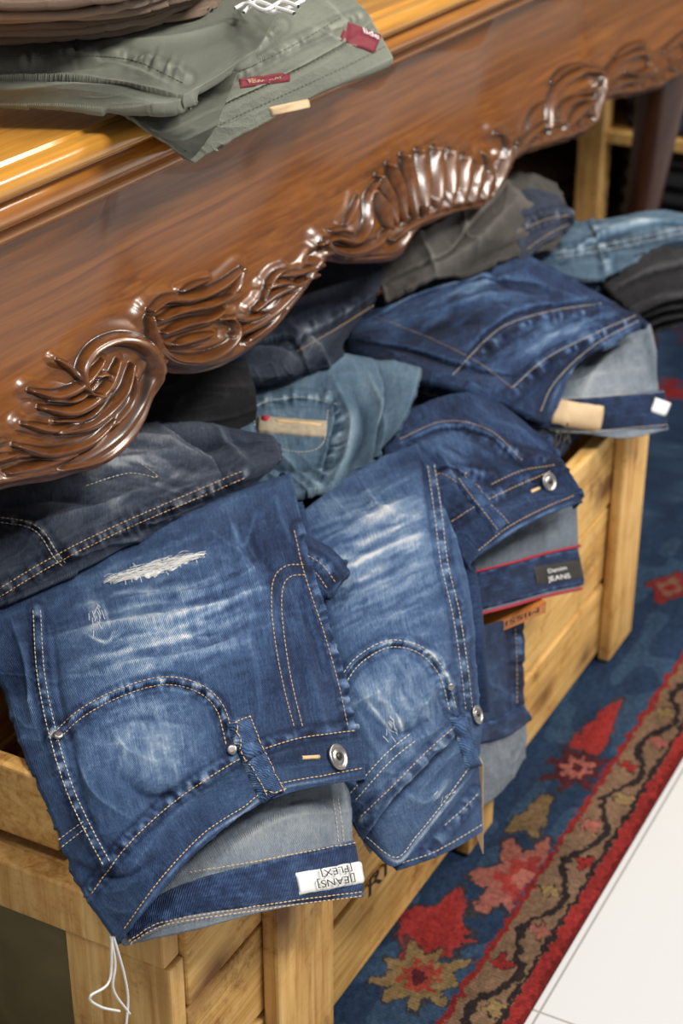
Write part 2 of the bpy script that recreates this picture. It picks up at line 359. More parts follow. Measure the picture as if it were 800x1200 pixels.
    def lathe(s, u, v, prof, mat, name, lift=0):
        p, n = s.on(u, v, lift); a = np.cross(n, [0, 0, 1.]); a /= np.linalg.norm(a); b = np.cross(n, a)
        V = []; Fc = []; K = 28
        for r, h in prof:
            for k in range(K):
                t = 2*math.pi*k/K; V.append(p+a*r*math.cos(t)+b*r*math.sin(t)+n*h)
        for j in range(len(prof)-1):
            for k in range(K): Fc.append((j*K+k, j*K+(k+1) % K, (j+1)*K+(k+1) % K, (j+1)*K+k))
        Fc.append(tuple(range(K))[::-1]); Fc.append(tuple((len(prof)-1)*K+k for k in range(K)))
        return mesh(name, V, Fc, mat, s.parent)
    def button(s, u, v, r):
        s.lathe(u, v, [(r*.9, 0), (r, .0012), (r, .0024), (r*.9, .0032), (r*.8, .0026), (r*.72, .0018), (r*.5, .0018), (r*.44, .0026), (r*.3, .0026)], M_MET, "button", .001)
        s.lathe(u, v, [(r*.3, .0022), (r*.28, .0036), (r*.18, .004), (r*.02, .0041)], M_DMT, "button_post", .001)
    def rivet(s, u, v, r=.0035):
        s.lathe(u, v, [(r, 0), (r, .0012), (r*.7, .0022), (r*.3, .0018), (r*.02, .002)], M_MET, "rivet", .0006)
    def text(s, txt, u0, v0, u1, v1, mat, lift=.0028, name="lettering", asp=1):
        a, n = s.on(u0, v0, lift); b, nb = s.on(u1, v1, lift); n = n+nb; n /= np.linalg.norm(n)
        textobj(txt, a, b, n, mat, s.parent, name, asp)
def textobj(txt, a, b, n, mat, parent, name="lettering", asp=1, thin=0):
    cu = bpy.data.curves.new("t", 'FONT'); cu.body = txt; cu.align_x = 'LEFT'; cu.offset = -.012 if thin else 0
    o = bpy.data.objects.new("t", cu); sc.collection.objects.link(o); bpy.context.view_layer.update()
    dg = bpy.context.evaluated_depsgraph_get(); me = bpy.data.meshes.new_from_object(o.evaluated_get(dg)); bpy.data.objects.remove(o)
    co = np.zeros(len(me.vertices)*3); me.vertices.foreach_get("co", co); co = co.reshape(-1, 3)
    W = co[:, 0].max()-co[:, 0].min(); co[:, 0] -= co[:, 0].min(); x = b-a; L = np.linalg.norm(x); x /= L; sc_ = L/W
    y = np.cross(n, x); y /= np.linalg.norm(y)
    w = a+np.outer(co[:, 0]*sc_, x)+np.outer(co[:, 1]*sc_*asp, y)
    me.vertices.foreach_set("co", w.astype(np.float32).ravel()); me.update(); me.name = name; me.materials.clear(); me.materials.append(mat)
    return link(bpy.data.objects.new(name, me), parent)

GRP = "jeans piled in wooden crates"
def jeans(u, v, h, label, cat="jeans", grp=GRP, name="jeans"):
    return empty(name, P(u, v, h), label, cat, grp)
def frays(s, n, fn, rad=.00028):
    V = []; Fc = []
    for k in range(n):
        u, v, L, an, lf = fn(); cx, sx = math.cos(an)*L/2, math.sin(an)*L/2
        p3 = [s.on(u-cx, v-sx, lf)[0], s.on(u, v, lf*1.6)[0], s.on(u+cx, v+sx, lf)[0]]; na = s.on(u, v)[1]
        t_ = p3[2]-p3[0]; t_ /= np.linalg.norm(t_)+1e-9; sd = np.cross(na, t_)*rad; k0 = len(V)
        for q in p3: V += [q-sd, q+sd]
        Fc += [(k0, k0+1, k0+3, k0+2), (k0+2, k0+3, k0+5, k0+4)]
    mesh("frayed_threads", V, Fc, M_RAG, s.parent)
def under(J, pts, mat, out, inn, dz, base, seed, part="back_layer"):
    """second cloth layer peeping out under an edge; pts = (u,v,z) along the edge"""
    c = np.array(pts, float); T = np.gradient(c[:, :2], axis=0); T /= np.linalg.norm(T, axis=1, keepdims=True); Nn = np.stack([-T[:, 1], T[:, 0]], 1)
    rows = []
    for f, z in ((inn, 0), (.3*out, 0), (out, -.003)):
        rows.append([(c[i, 0]+Nn[i, 0]*f, c[i, 1]+Nn[i, 1]*f, c[i, 2]-dz+z) for i in range(len(c))])
    return Surf(part, J, rows, mat, 160, 24, .001, 14, seed, base, roll='B', rr=.004, cw=.001)

# ================================================================== JEANS 1 (front, distressed)
J = jeans(250, 900, .33, "faded blue jeans with ripped thigh draped over crate corner")
c1 = [[(-60,705,.40),(50,660,.405),(150,628,.41),(250,588,.41),(338,556,.405)],
      [(-40,755,.39),(60,725,.40),(160,690,.405),(260,650,.41),(352,615,.395)],
      [(4,800,.378),(80,785,.392),(180,762,.40),(285,740,.395),(376,710,.38)],
      [(27,870,.362),(100,860,.378),(200,840,.38),(300,815,.375),(400,785,.35)],
      [(60,948,.345),(120,930,.362),(210,905,.362),(310,875,.355),(414,848,.32)],
      [(92,1030,.315),(140,990,.34),(215,945,.342),(312,905,.342),(423,882,.305)],
      [(140,1104,.28),(185,1050,.315),(240,990,.325),(318,936,.328),(426,912,.292)]]
side = [(43,715),(48,790),(62,860),(82,925),(105,975),(125,1012)]
pock = [(62,866),(95,836),(140,812),(190,798),(232,806),(258,830),(270,872)]
wst = [(415,853),(350,862),(305,876),(268,893),(205,935),(150,985),(104,1046)]
edge = [(426,905),(380,914),(322,926),(285,952),(240,982),(190,1035),(147,1094)]
fly1 = [(356,662),(334,664),(320,680),(318,715),(324,765),(333,810),(344,852)]
fly2 = [(358,674),(340,676),(331,690),(330,720),(336,770),(344,812),(354,852)]
cf = [(350,620),(362,670),(385,740),(402,800),(413,850)]
whisk = [('l', [(85,708),(150,694),(210,690),(290,660)], 4.5, .20), ('l', [(90,742),(160,724),(230,715),(310,690)], 4, .27), ('l', [(95,728),(160,710),(220,702),(280,682)], 3, .16),
         ('l', [(80,775),(150,762),(220,745),(300,715)], 4, .24), ('l', [(70,690),(130,668),(200,640),(270,620)], 4, .13), ('l', [(95,758),(165,744),(235,730),(300,704)], 3, .16),
         ('l', [(110,800),(180,778),(240,765),(310,745)], 4, .18), ('l', [(150,760),(210,735),(280,700),(330,660)], 3, .13)]
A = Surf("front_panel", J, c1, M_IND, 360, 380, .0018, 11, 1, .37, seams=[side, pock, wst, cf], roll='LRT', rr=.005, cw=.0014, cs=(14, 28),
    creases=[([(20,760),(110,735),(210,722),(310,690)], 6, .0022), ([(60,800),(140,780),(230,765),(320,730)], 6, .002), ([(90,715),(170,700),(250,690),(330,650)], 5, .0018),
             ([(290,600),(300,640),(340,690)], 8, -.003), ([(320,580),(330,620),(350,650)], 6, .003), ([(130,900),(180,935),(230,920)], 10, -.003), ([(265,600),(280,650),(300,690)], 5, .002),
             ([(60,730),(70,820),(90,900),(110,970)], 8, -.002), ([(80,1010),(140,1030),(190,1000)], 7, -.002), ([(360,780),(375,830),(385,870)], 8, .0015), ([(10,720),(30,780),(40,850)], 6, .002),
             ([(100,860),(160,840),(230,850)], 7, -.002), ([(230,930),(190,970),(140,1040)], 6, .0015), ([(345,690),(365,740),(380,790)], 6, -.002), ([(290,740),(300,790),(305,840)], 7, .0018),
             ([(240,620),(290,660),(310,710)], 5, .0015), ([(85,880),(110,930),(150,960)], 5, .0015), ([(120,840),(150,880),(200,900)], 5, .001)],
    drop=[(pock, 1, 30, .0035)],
    ops=whisk+[('b',190,742,120,55,-15,.18), ('b',180,850,70,40,-10,.18), ('b',330,640,40,60,0,-.12), ('b',350,790,40,70,0,-.10),
         ('b',30,760,30,60,0,-.08), ('b',190,900,70,60,0,.18), ('b',70,940,25,60,-25,-.03), ('s',190,740,140,80,-16,.22,4), ('s',190,890,90,80,70,.13,4), ('s',300,700,80,120,75,.13,4),
         ('b',180,667,62,13,-15,.25), ('b',112,720,9,24,-15,.25), ('l', [(100,742),(125,752),(134,738)], 2, .3), ('l', [(120,704),(130,740)], 2, .2), ('b',225,1000,60,20,-42,-.08), ('b',360,890,60,18,0,-.12),
         ('l', edge, 2.2, .35), ('l', [(270,610),(285,640),(300,600)], 3, .2), ('b',240,600,70,20,-20,.08)])
A.stitch([side], M_THW, (-4, 4)); A.stitch([pock], M_THR, (-4, 5)); A.stitch([fly1, fly2], M_THR)
A.stitch([wst], M_THR, (-3,)); A.stitch([[(a-2, b-5) for a, b in edge]], M_THR); A.stitch([cf], M_THR, (6,)); A.stitch([[(68,985),(98,962)], [(72,993),(102,970)]], M_THW)
A.strip([(279,843),(292,878),(318,934)], 28, M_IND, .0048, "belt_loop", .38, 30, thick=.002, edge=.5)
A.stitch([[(270,848),(283,882),(308,935)], [(289,842),(302,875),(328,930)], [(269,851),(291,843)], [(306,933),(330,925)]], M_THR, name="loop_stitching", rad=.0005, pitch=4.5, lift=.0052)
A.button(393, 888, .0100); A.rivet(68, 863, .0038); A.rivet(272, 879, .0038)
A.strip([(354,888),(374,887)], 5, M_THR, .0012, "buttonhole", n=5)
A.strip([(129,682),(155,675),(185,667),(234,651)], 11, M_RAG, .0009, "torn_weave", n=9, jag=.7, thick=.0003)
def f1():
    t = rng.rand(); return (127+108*t, 682.5-31*t+rng.normal()*3.6*(math.sin(math.pi*min(max(t,.08),.92)))**.5, 8+rng.rand()*14, -.29+rng.normal()*.06, .0012+rng.rand()*.0010)
frays(A, 190, f1)
def f1c():
    t = rng.rand(); return (130+102*t, 682-31*t+rng.normal()*5, 5+rng.rand()*4, 1.3+rng.normal()*.35, .0012)
frays(A, 36, f1c, .0002)
frays(A, 12, lambda: (113+rng.normal()*4, 722+rng.normal()*12, 6+rng.rand()*7, 1.25+rng.normal()*.3, .0007), .0002)
under(J, [(345,590,.395),(358,640,.385),(382,715,.37),(405,785,.34),(420,848,.31),(429,900,.285)][::-1], M_IND, 9, -22, .010, .30, 171)
c1b = [[(120,1050,.29),(205,985,.30),(310,905,.312),(410,880,.28)],
       [(126,1075,.285),(222,1020,.302),(316,950,.308),(411,925,.262)],
       [(136,1094,.28),(235,1048,.305),(325,1005,.288),(413,985,.235)],
       [(146,1109,.275),(235,1086,.300),(330,1064,.268),(424,1050,.208)]]
B = Surf("inside_lining", J, c1b, M_LIN, 160, 120, .0012, 10, 4, .52, ops=[('b',330,960,80,30,-10,.1), ('l', [(240,1000),(320,942),(410,930)], 9, -.25)], creases=[([(260,1000),(330,960),(410,950)], 8, .0015), ([(280,975),(360,935),(412,960)], 8, -.0015)])
bandc = [(150,1092),(190,1066),(240,1049),(330,1033),(419,1018)]
B.strip(bandc, 26, M_IND, .0022, "back_waistband", .22, 68, thick=.0022)
B.stitch([[(222,1026),(262,1019),(330,1004),(414,988)], [(152,1102),(190,1084),(240,1074),(330,1058),(421,1046)], [(154,1106),(190,1088),(240,1078),(330,1063),(421,1051)]], M_THR, rad=.0005, lift=.0028)
B.stitch([[(392,935),(396,960),(399,988)]], M_THW, (-3, 3), name="seam_overlock")
B.strip([(343,1037),(420,1023)], 30, M_WHT, .0042, "brand_label", n=9)
B.text("[JEANS]", 406, 1027, 362, 1035, M_INK, .0068, asp=.40); B.text("[FLEX]", 402, 1016.5, 366, 1022.5, M_INK, .0068, asp=.40)
for pts in ([(130,1098),(135,1130),(133,1160),(152,1188)], [(133,1098),(145,1140),(150,1170),(148,1200)], [(131,1100),(128,1150),(105,1168),(118,1180),(140,1185)]):
    tube("hanging_string", [P(a, b, -.515) for a, b in pts], .0008, M_RAG, J)

# ================================================================== JEANS 2
J = jeans(480, 850, .28, "bright blue whiskered jeans hanging over crate front beside ripped pair")
c2 = [[(300,650,.36),(365,592,.375),(430,545,.38),(486,522,.38)],
      [(315,710,.355),(395,650,.37),(460,612,.375),(518,592,.365)],
      [(335,780,.34),(412,735,.355),(482,700,.35),(545,672,.335)],
      [(360,850,.31),(430,815,.325),(505,785,.315),(556,760,.295)],
      [(390,915,.27),(440,895,.28),(510,860,.27),(563,835,.245)],
      [(410,960,.24),(445,955,.245),(505,920,.24),(561,880,.225)],
      [(426,988,.22),(466,1015,.20),(518,955,.215),(556,905,.21)]]
side = [(505,545),(514,610),(520,660),(534,720),(543,780),(549,832)]
pock = [(400,800),(420,774),(455,755),(492,762),(518,790),(530,832)]
wst = [(424,960),(465,920),(505,880),(548,842)]
edge = [(432,985),(466,1010),(490,985),(520,948),(553,903)]
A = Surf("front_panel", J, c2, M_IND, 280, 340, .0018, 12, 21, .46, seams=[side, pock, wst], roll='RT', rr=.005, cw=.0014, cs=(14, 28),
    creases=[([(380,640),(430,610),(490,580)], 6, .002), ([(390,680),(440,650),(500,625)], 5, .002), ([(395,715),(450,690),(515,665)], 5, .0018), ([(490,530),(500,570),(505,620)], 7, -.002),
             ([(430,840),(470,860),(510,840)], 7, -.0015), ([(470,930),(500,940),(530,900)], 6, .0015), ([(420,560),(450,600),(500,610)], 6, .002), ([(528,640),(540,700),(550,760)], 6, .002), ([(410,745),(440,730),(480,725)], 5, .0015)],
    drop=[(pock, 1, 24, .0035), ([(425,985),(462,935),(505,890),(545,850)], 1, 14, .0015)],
    ops=[('b',440,640,60,50,-20,.18), ('s',440,650,90,80,-24,.28,4), ('b',470,830,50,50,0,.18), ('b',535,700,20,90,-10,-.16), ('b',390,750,20,50,0,-.10), ('s',460,840,60,60,60,.18,4),
         ('l', [(430,822),(458,856),(455,872)], 2.5, .35), ('l', [(466,840),(474,860)], 2.5, .3), ('l', [(505,940),(528,912)], 3, .3), ('b',480,540,30,15,-20,-.2), ('l', edge, 2.2, .45), ('b',350,640,30,30,0,-.15),
         ('l', [(390,660),(440,630),(500,600)], 4, .2), ('l', [(392,700),(445,668),(505,642)], 4, .2), ('l', [(388,680),(440,650),(500,622)], 3, .16)])
A.stitch([side], M_THW, (-4, 4)); A.stitch([pock], M_THW, (-4, 4)); A.stitch([wst], M_THR, (-3,)); A.stitch([[(a-3, b-5) for a, b in edge]], M_THW)
A.stitch([[(410,930),(450,885),(480,860)], [(416,938),(456,893),(486,868)]], M_THW)
A.strip([(535,838),(545,868),(554,898)], 18, M_IND, .0035, "belt_loop", .40, edge=.4); A.button(556, 838, .0080); A.rivet(527, 804, .003)
frays(A, 16, lambda: (459+rng.normal()*6, 856+rng.normal()*11, 4+rng.rand()*6, .9+rng.normal()*.3, .0007), .0002)
frays(A, 7, lambda: (518+rng.normal()*5, 926+rng.normal()*5, 4+rng.rand()*5, -.9+rng.normal()*.3, .0007), .0002)
under(J, [(492,530,.372),(522,595,.357),(549,672,.327),(560,760,.288),(567,835,.238)][::-1], M_IND, 8, -20, .010, .26, 172)
B = Surf("back_panel", J, [[(420,950,.215),(470,940,.22),(520,905,.205),(560,880,.20)], [(432,985,.205),(480,985,.192),(530,945,.18),(563,930,.17)], [(466,1019,.19),(500,1009,.175),(535,993,.16),(566,974,.15)]],
    M_IND, 110, 90, .001, 12, 24, .40, seams=[[(500,1000),(530,965),(556,930)]])
B.stitch([[(470,1012),(505,1000),(535,984),(565,966)], [(520,968),(540,950),(560,930)]], M_THW, rad=.0005)
B.strip([(428,964),(431,985),(438,998)], 12, M_LIN, .002, "pocket_lining", .6, n=7)
o = mesh("hang_tag", [P(558,880,.20), P(566,895,.19), P(566,1000,.105), P(552,960,.135)], [(0,1,2,3)], M_KRF, J, False); o.modifiers.new("t", 'SOLIDIFY').thickness = .001

J = jeans(380, 660, .35, "dark blue folded waistband corner between two faded jeans")
A = Surf("folded_waistband", J, [[(338,640,.392),(360,628,.395),(385,640,.392)], [(345,665,.388),(372,650,.392),(400,655,.388)], [(370,695,.378),(390,690,.38),(408,668,.38)]], M_IND, 60, 60, .0008, 14, 31, .27, roll='RB', rr=.004,
    seams=[[(345,645),(375,660),(395,685)]])
A.stitch([[(345,645),(375,660),(393,683)]], M_THR, (0, 12))

# ================================================================== JEANS 3 (red piping)
J = jeans(600, 600, .33, "dark blue jeans with red-piped waistband over crate rim")
c3 = [[(440,500,.375),(520,466,.385),(580,470,.385),(640,515,.368)],
      [(470,550,.365),(535,530,.372),(598,530,.372),(663,548,.352)],
      [(512,605,.35),(555,592,.357),(612,577,.347),(677,574,.332)],
      [(552,658,.335),(590,632,.34),(632,608,.333),(677,590,.322)]]
wst = [(528,612),(560,592),(600,572),(645,552)]
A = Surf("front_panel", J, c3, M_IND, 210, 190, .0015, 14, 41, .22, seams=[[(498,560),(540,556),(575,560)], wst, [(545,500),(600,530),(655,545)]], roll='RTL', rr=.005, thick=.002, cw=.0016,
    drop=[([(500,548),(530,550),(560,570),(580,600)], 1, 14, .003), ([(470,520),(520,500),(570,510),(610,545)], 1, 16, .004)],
    ops=[('b',520,530,40,30,0,.16), ('s',550,530,80,60,30,.20,4), ('b',590,600,60,10,-28,.06), ('l', [(555,654),(590,629),(632,605),(674,588)], 2, .35)], creases=[([(480,510),(520,540),(540,590)], 6, .002), ([(560,490),(590,510),(620,540)], 6, -.002), ([(600,495),(625,520),(650,535)], 5, .002)])
A.stitch([wst, [(560,646),(592,620),(632,598),(672,581)], [(500,560),(520,556),(545,575),(560,592)]], M_THR, (0,), pitch=4.2); A.stitch([[(575,568),(610,552),(650,545)]], M_THR, (0,), pitch=4); A.stitch([[(468,515),(520,494),(572,504),(612,540)]], M_THR, (0,), pitch=4)
A.strip([(540,560),(562,588),(588,622)], 18, M_IND, .004, "belt_loop", .28, edge=.4); A.stitch([[(534,564),(556,592),(582,626)], [(546,556),(568,584),(594,618)]], M_THR, name="loop_stitching", pitch=4, lift=.0045)
A.button(641, 565, .0090); A.strip([(622,576),(632,572)], 4, M_THR, .0012, "buttonhole", n=5)
B = Surf("inside_lining", J, [[(545,640,.32),(590,612,.32),(632,592,.31),(676,582,.30)], [(553,670,.31),(590,660,.30),(632,640,.285),(677,622,.27)], [(556,722,.285),(595,712,.27),(638,700,.25),(680,690,.23)]], M_LIN, 120, 90, .001, 12, 43, .5, ops=[('l', [(555,662),(592,640),(632,614),(676,596)], 8, -.25)])
B.strip([(556,694),(595,684),(638,672),(679,664)], 44, M_IND, .0022, "back_waistband", .15, thick=.002)
B.strip([(554,671),(595,661),(638,649),(678,640)], 3.5, M_RED, .0028, "red_piping", n=5); B.strip([(557,721),(595,711),(638,699),(680,690)], 3.5, M_RED, .0028, "red_piping", n=5)
B.strip([(622,676),(678,667)], 26, M_INK, .0038, "brand_label", n=9); B.text("JEANS", 636, 683, 662, 678.5, M_WHT, .0060, asp=.42); B.text("Denim", 636, 673, 658, 669, M_WHT, .0060, asp=.42)

# ================================================================== JEANS 4 (folded pair on top)
J = jeans(600, 420, .36, "dark blue folded jeans with kraft waist patch on top of pile")
c4 = [[(432,352,.415),(500,314,.43),(560,294,.44),(625,305,.435),(692,340,.425),(753,376,.405)],
      [(420,375,.41),(490,350,.425),(555,338,.43),(620,350,.425),(680,372,.418),(715,398,.402)],
      [(412,395,.402),(480,390,.41),(545,385,.415),(605,400,.41),(650,415,.402),(675,425,.388)],
      [(408,415,.385),(470,438,.39),(535,450,.39),(590,468,.38),(625,485,.362),(640,492,.352)]]
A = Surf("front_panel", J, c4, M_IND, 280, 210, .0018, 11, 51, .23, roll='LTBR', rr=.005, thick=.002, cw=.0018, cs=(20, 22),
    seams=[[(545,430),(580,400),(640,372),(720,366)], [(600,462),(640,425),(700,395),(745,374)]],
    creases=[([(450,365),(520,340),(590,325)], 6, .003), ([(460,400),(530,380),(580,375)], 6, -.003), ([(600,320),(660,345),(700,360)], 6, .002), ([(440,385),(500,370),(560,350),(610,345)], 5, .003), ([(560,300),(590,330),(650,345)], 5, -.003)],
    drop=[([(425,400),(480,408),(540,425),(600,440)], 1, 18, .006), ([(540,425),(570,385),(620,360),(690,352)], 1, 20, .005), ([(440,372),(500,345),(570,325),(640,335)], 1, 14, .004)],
    ops=[('b',520,350,80,18,-22,.26), ('s',520,350,100,50,-20,.34,4), ('b',640,400,50,15,-25,.34), ('s',640,400,90,40,-25,.28,4), ('b',700,385,30,10,-30,.15), ('b',560,300,60,12,10,-.1), ('b',450,420,60,20,20,-.1), ('l', [(640,488),(652,455),(680,425),(712,400),(750,379)], 2.5, .4)])
A.stitch([[(530,440),(570,398),(600,378),(650,364),(705,356)], [(600,455),(640,420),(695,392),(745,370)], [(633,482),(646,453),(673,423),(706,398),(748,376)]], M_THW, pitch=4, rad=.0005)
A.stitch([[(440,372),(500,395),(560,425),(600,455)]], M_THR, pitch=4, rad=.0004)
A.strip([(545,452),(560,462),(580,478)], 16, M_IND, .004, "belt_loop", .35)
B = Surf("inside_lining", J, [[(610,460,.35),(660,415,.375),(710,385,.385),(760,380,.385)], [(628,485,.345),(670,455,.36),(715,430,.365),(768,412,.36)], [(640,500,.335),(690,480,.345),(730,468,.34),(770,452,.335)], [(645,506,.325),(690,509,.32),(735,513,.31),(782,503,.30)]],
    M_LIN, 120, 100, .0015, 12, 55, .55, roll='R', rr=.003, ops=[('b',700,450,40,20,0,.1), ('l', [(645,488),(657,458),(685,430),(720,404),(755,386)], 9, -.3), ('l', [(755,385),(762,420),(768,450)], 5, -.3)],
    creases=[([(680,470),(700,430),(740,400)], 7, .003), ([(660,450),(700,440),(760,430)], 6, .002)])
B.strip([(612,488),(660,485),(715,484),(779,479)], 28, M_IND, .002, "back_waistband", .12, 46, thick=.002)
B.stitch([[(640,470),(700,466),(776,460)], [(650,503),(700,505),(780,499)]], M_THW, pitch=4, lift=.0028)
B.strip([(645,482),(703,490)], 31, M_KRF, .0045, "waist_patch", n=9); B.strip([(762,474),(780,481)], 20, M_WHT, .0045, "size_label", n=7)
for k, (dz, dy) in enumerate([(0, 0), (-.022, 14), (-.044, 28)]):
    C = Surf("lower_leg", J, [[(406,393+dy,.375+dz),(470,423+dy,.385+dz),(540,448+dy,.38+dz),(600-8*k,470+dy,.365+dz)], [(404,408+dy,.368+dz),(470,443+dy,.373+dz),(545,466+dy,.368+dz),(612-12*k,494+dy*.8,.348+dz)], [(416,424+dy,.35+dz),(476,462+dy,.357+dz),(550,480+dy,.352+dz),(612-12*k,506+dy*.8,.335+dz)]],
        M_IND, 120, 60, .0012, 14, 57+k, .19+.04*(k == 1), roll='LB', rr=.004, seams=[[(410,410+dy),(480,450+dy),(560,474+dy)]])
    if k < 2: C.stitch([[(410,414+dy),(480,454+dy),(560,477+dy),(606,500+dy)]], M_THR, pitch=4)
    if k == 1: C.strip([(530,462),(556,480),(596,512)], 14, M_IND, .004, "belt_loop", .3)
tube("tag_cord", [P(575,478,.37), P(590,490,.36), P(600,500,.355), P(618,518,.345)], .001, M_THW, J)

# ================================================================== JEANS 5 dark left
J = jeans(150, 620, .40, "charcoal blue jeans folded in half beneath carved table apron")
A = Surf("folded_leg", J, [[(-60,590,.44),(40,540,.452),(120,505,.455),(220,496,.45),(318,512,.438)], [(-50,640,.435),(50,585,.448),(130,555,.452),(230,540,.443),(325,530,.43)],
      [(-50,690,.42),(40,650,.435),(130,610,.44),(220,580,.435),(320,547,.422)], [(-60,725,.405),(40,690,.41),(140,642,.415),(230,600,.41),(300,568,.41)]], M_DRK, 260, 190, .0022, 12, 61, .54, roll='BRT', rr=.005, cw=.0022, cs=(12, 20),
    seams=[[(-10,700),(66,655),(150,614),(285,556)], [(-10,608),(40,618),(66,652)]], creases=[([(60,540),(130,545),(200,530)], 8, .004), ([(200,500),(240,520),(300,520)], 8, -.004), ([(0,590),(60,580),(120,590)], 8, -.004), ([(250,500),(270,530),(290,550)], 7, .004), ([(100,520),(180,515),(240,540)], 6, .003), ([(20,620),(100,600),(180,575)], 6, .003)],
    drop=[([(190,498),(230,525),(255,550),(262,565)], -1, 24, .006), ([(-10,608),(40,618),(66,652)], 1, 16, .003)],
    ops=[('b',130,530,90,24,-8,.30), ('s',130,540,120,40,10,.3,4), ('b',270,520,50,30,0,-.12), ('b',30,640,40,20,0,-.15), ('s',180,590,120,40,-25,.2,4)])
A.stitch([[(-10,700),(66,655),(150,614),(285,556)]], M_THR, (-4, 4)); A.stitch([[(-10,608),(40,618),(66,652),(75,662)]], M_THW, (-3, 3)); A.stitch([[(100,570),(150,555),(185,560),(160,540)]], M_THW)

# ================================================================== JEANS 6 light
J = jeans(330, 500, .38, "light washed blue jeans with woven pocket label lying inside crate")
A = Surf("back_panel", J, [[(165,440,.41),(270,425,.42),(360,412,.42),(490,430,.40)], [(180,480,.405),(280,475,.413),(370,460,.413),(480,470,.39)], [(190,520,.395),(290,520,.40),(380,515,.40),(462,505,.385)], [(210,560,.375),(300,575,.38),(385,572,.378),(425,550,.372)]],
    M_LGT, 240, 190, .0018, 12, 71, .37, roll='BR', rr=.005, cw=.0026, cs=(18, 18), seams=[[(300,470),(350,465),(395,478),(385,540)], [(380,450),(400,500),(372,570)]], creases=[([(392,450),(408,500),(388,570)], 6, .006), ([(410,450),(428,500),(405,570)], 7, -.006), ([(230,460),(240,500),(250,540)], 8, -.005), ([(430,440),(448,500),(430,560)], 6, .005), ([(210,450),(216,500),(222,540)], 6, .004), ([(250,450),(262,500),(270,560)], 5, .004), ([(300,540),(340,550),(380,545)], 6, -.004)],
    drop=[([(375,560),(385,520),(392,480),(380,445)], 1, 20, .006), ([(298,500),(302,475),(350,466),(395,474)], 1, 12, .002), ([(430,560),(440,510),(450,460),(440,430)], 1, 20, .006)],
    ops=[('b',410,510,8,50,15,.2), ('b',250,470,60,20,0,.12), ('s',300,500,120,50,80,.22,4), ('b',450,540,30,60,0,-.25)])
A.stitch([[(298,500),(302,475),(350,466),(395,474)], [(300,520),(350,530),(378,520),(384,480)]], M_THW, pitch=4)
A.strip([(302,497),(382,503)], 20, M_TAN, .002, "pocket_label", n=7); A.strip([(306,492),(316,493)], 9, M_RED, .0035, "label_mark", n=5); A.strip([(322,495),(376,500)], 3, M_THR, .0032, "label_line", n=5)

# ================================================================== JEANS 7 dark under apron + black
J = jeans(330, 400, .40, "very dark navy jeans stacked deep under table")
A = Surf("folded_leg", J, [[(190,430,.44),(260,350,.455),(340,290,.47),(450,290,.455)], [(210,445,.435),(290,400,.45),(365,365,.46),(440,345,.448)], [(240,458,.425),(310,440,.44),(355,425,.44),(402,400,.435)], [(260,470,.40),(320,455,.41),(360,445,.41),(404,425,.405)]],
    M_DRK, 170, 140, .0022, 10, 81, .42, roll='BR', rr=.004, cw=.0028, cs=(14, 14), seams=[[(330,400),(370,380),(430,352)]], creases=[([(300,380),(350,360),(420,330)], 7, .006), ([(340,385),(365,400),(385,430)], 6, .005), ([(260,420),(310,410),(350,420)], 6, .005)],
    drop=[([(250,420),(320,395),(350,400),(360,430)], 1, 18, .007), ([(345,400),(390,375),(440,345)], 1, 18, .007)], ops=[('b',370,400,40,10,-40,.2)])
A.stitch([[(348,412),(390,388),(438,358)]], M_THR, (0,), pitch=4)
J = jeans(180, 470, .40, "black trousers bunched under carved apron", "trousers", name="trousers")
Surf("folded_leg", J, [[(90,470,.44),(180,420,.46),(290,425,.45)], [(110,500,.43),(200,470,.44),(300,465,.43)], [(130,535,.40),(200,520,.41),(300,505,.40)]], M_BLK, 90, 80, .003, 12, 83, .5, roll='B', cw=.003)

# ================================================================== 8 taupe + others at far end
J = jeans(560, 290, .42, "taupe grey cotton trousers crumpled on far pile", "trousers", name="trousers")
Surf("folded_leg", J, [[(425,265,.46),(500,212,.48),(580,198,.48),(650,215,.46)], [(435,305,.455),(515,270,.475),(590,250,.475),(665,250,.45)], [(450,350,.43),(520,325,.445),(580,305,.445),(650,292,.43)]], M_GRY, 210, 150, .003, 14, 91, .5, roll='BR', rr=.004, cw=.004, cs=(16, 13),
    creases=[([(460,310),(520,270),(570,220)], 8, .007), ([(490,330),(550,290),(600,240)], 7, .007), ([(520,330),(570,300),(620,280)], 8, -.006), ([(580,210),(610,240),(640,250)], 8, .005), ([(480,270),(500,300),(510,330)], 5, .005), ([(540,230),(545,270),(560,300)], 5, .005)], drop=[([(450,330),(520,300),(560,250),(600,215)], 1, 20, .007)])
J = jeans(640, 270, .42, "charcoal denim waistband rolled on far pile")
A = Surf("rolled_waistband", J, [[(590,235,.475),(620,222,.48),(652,228,.47)], [(600,262,.465),(635,245,.47),(668,248,.46)], [(615,300,.44),(640,282,.445),(672,262,.44)]], M_DRK, 80, 70, .002, 14, 93, .5, roll='BRL', seams=[[(605,270),(640,255),(668,250)]], cw=.002)
A.stitch([[(605,272),(640,257),(668,252)]], M_THR, pitch=3.5); A.stitch([[(618,292),(640,276),(666,262)]], M_THR, pitch=3.5)
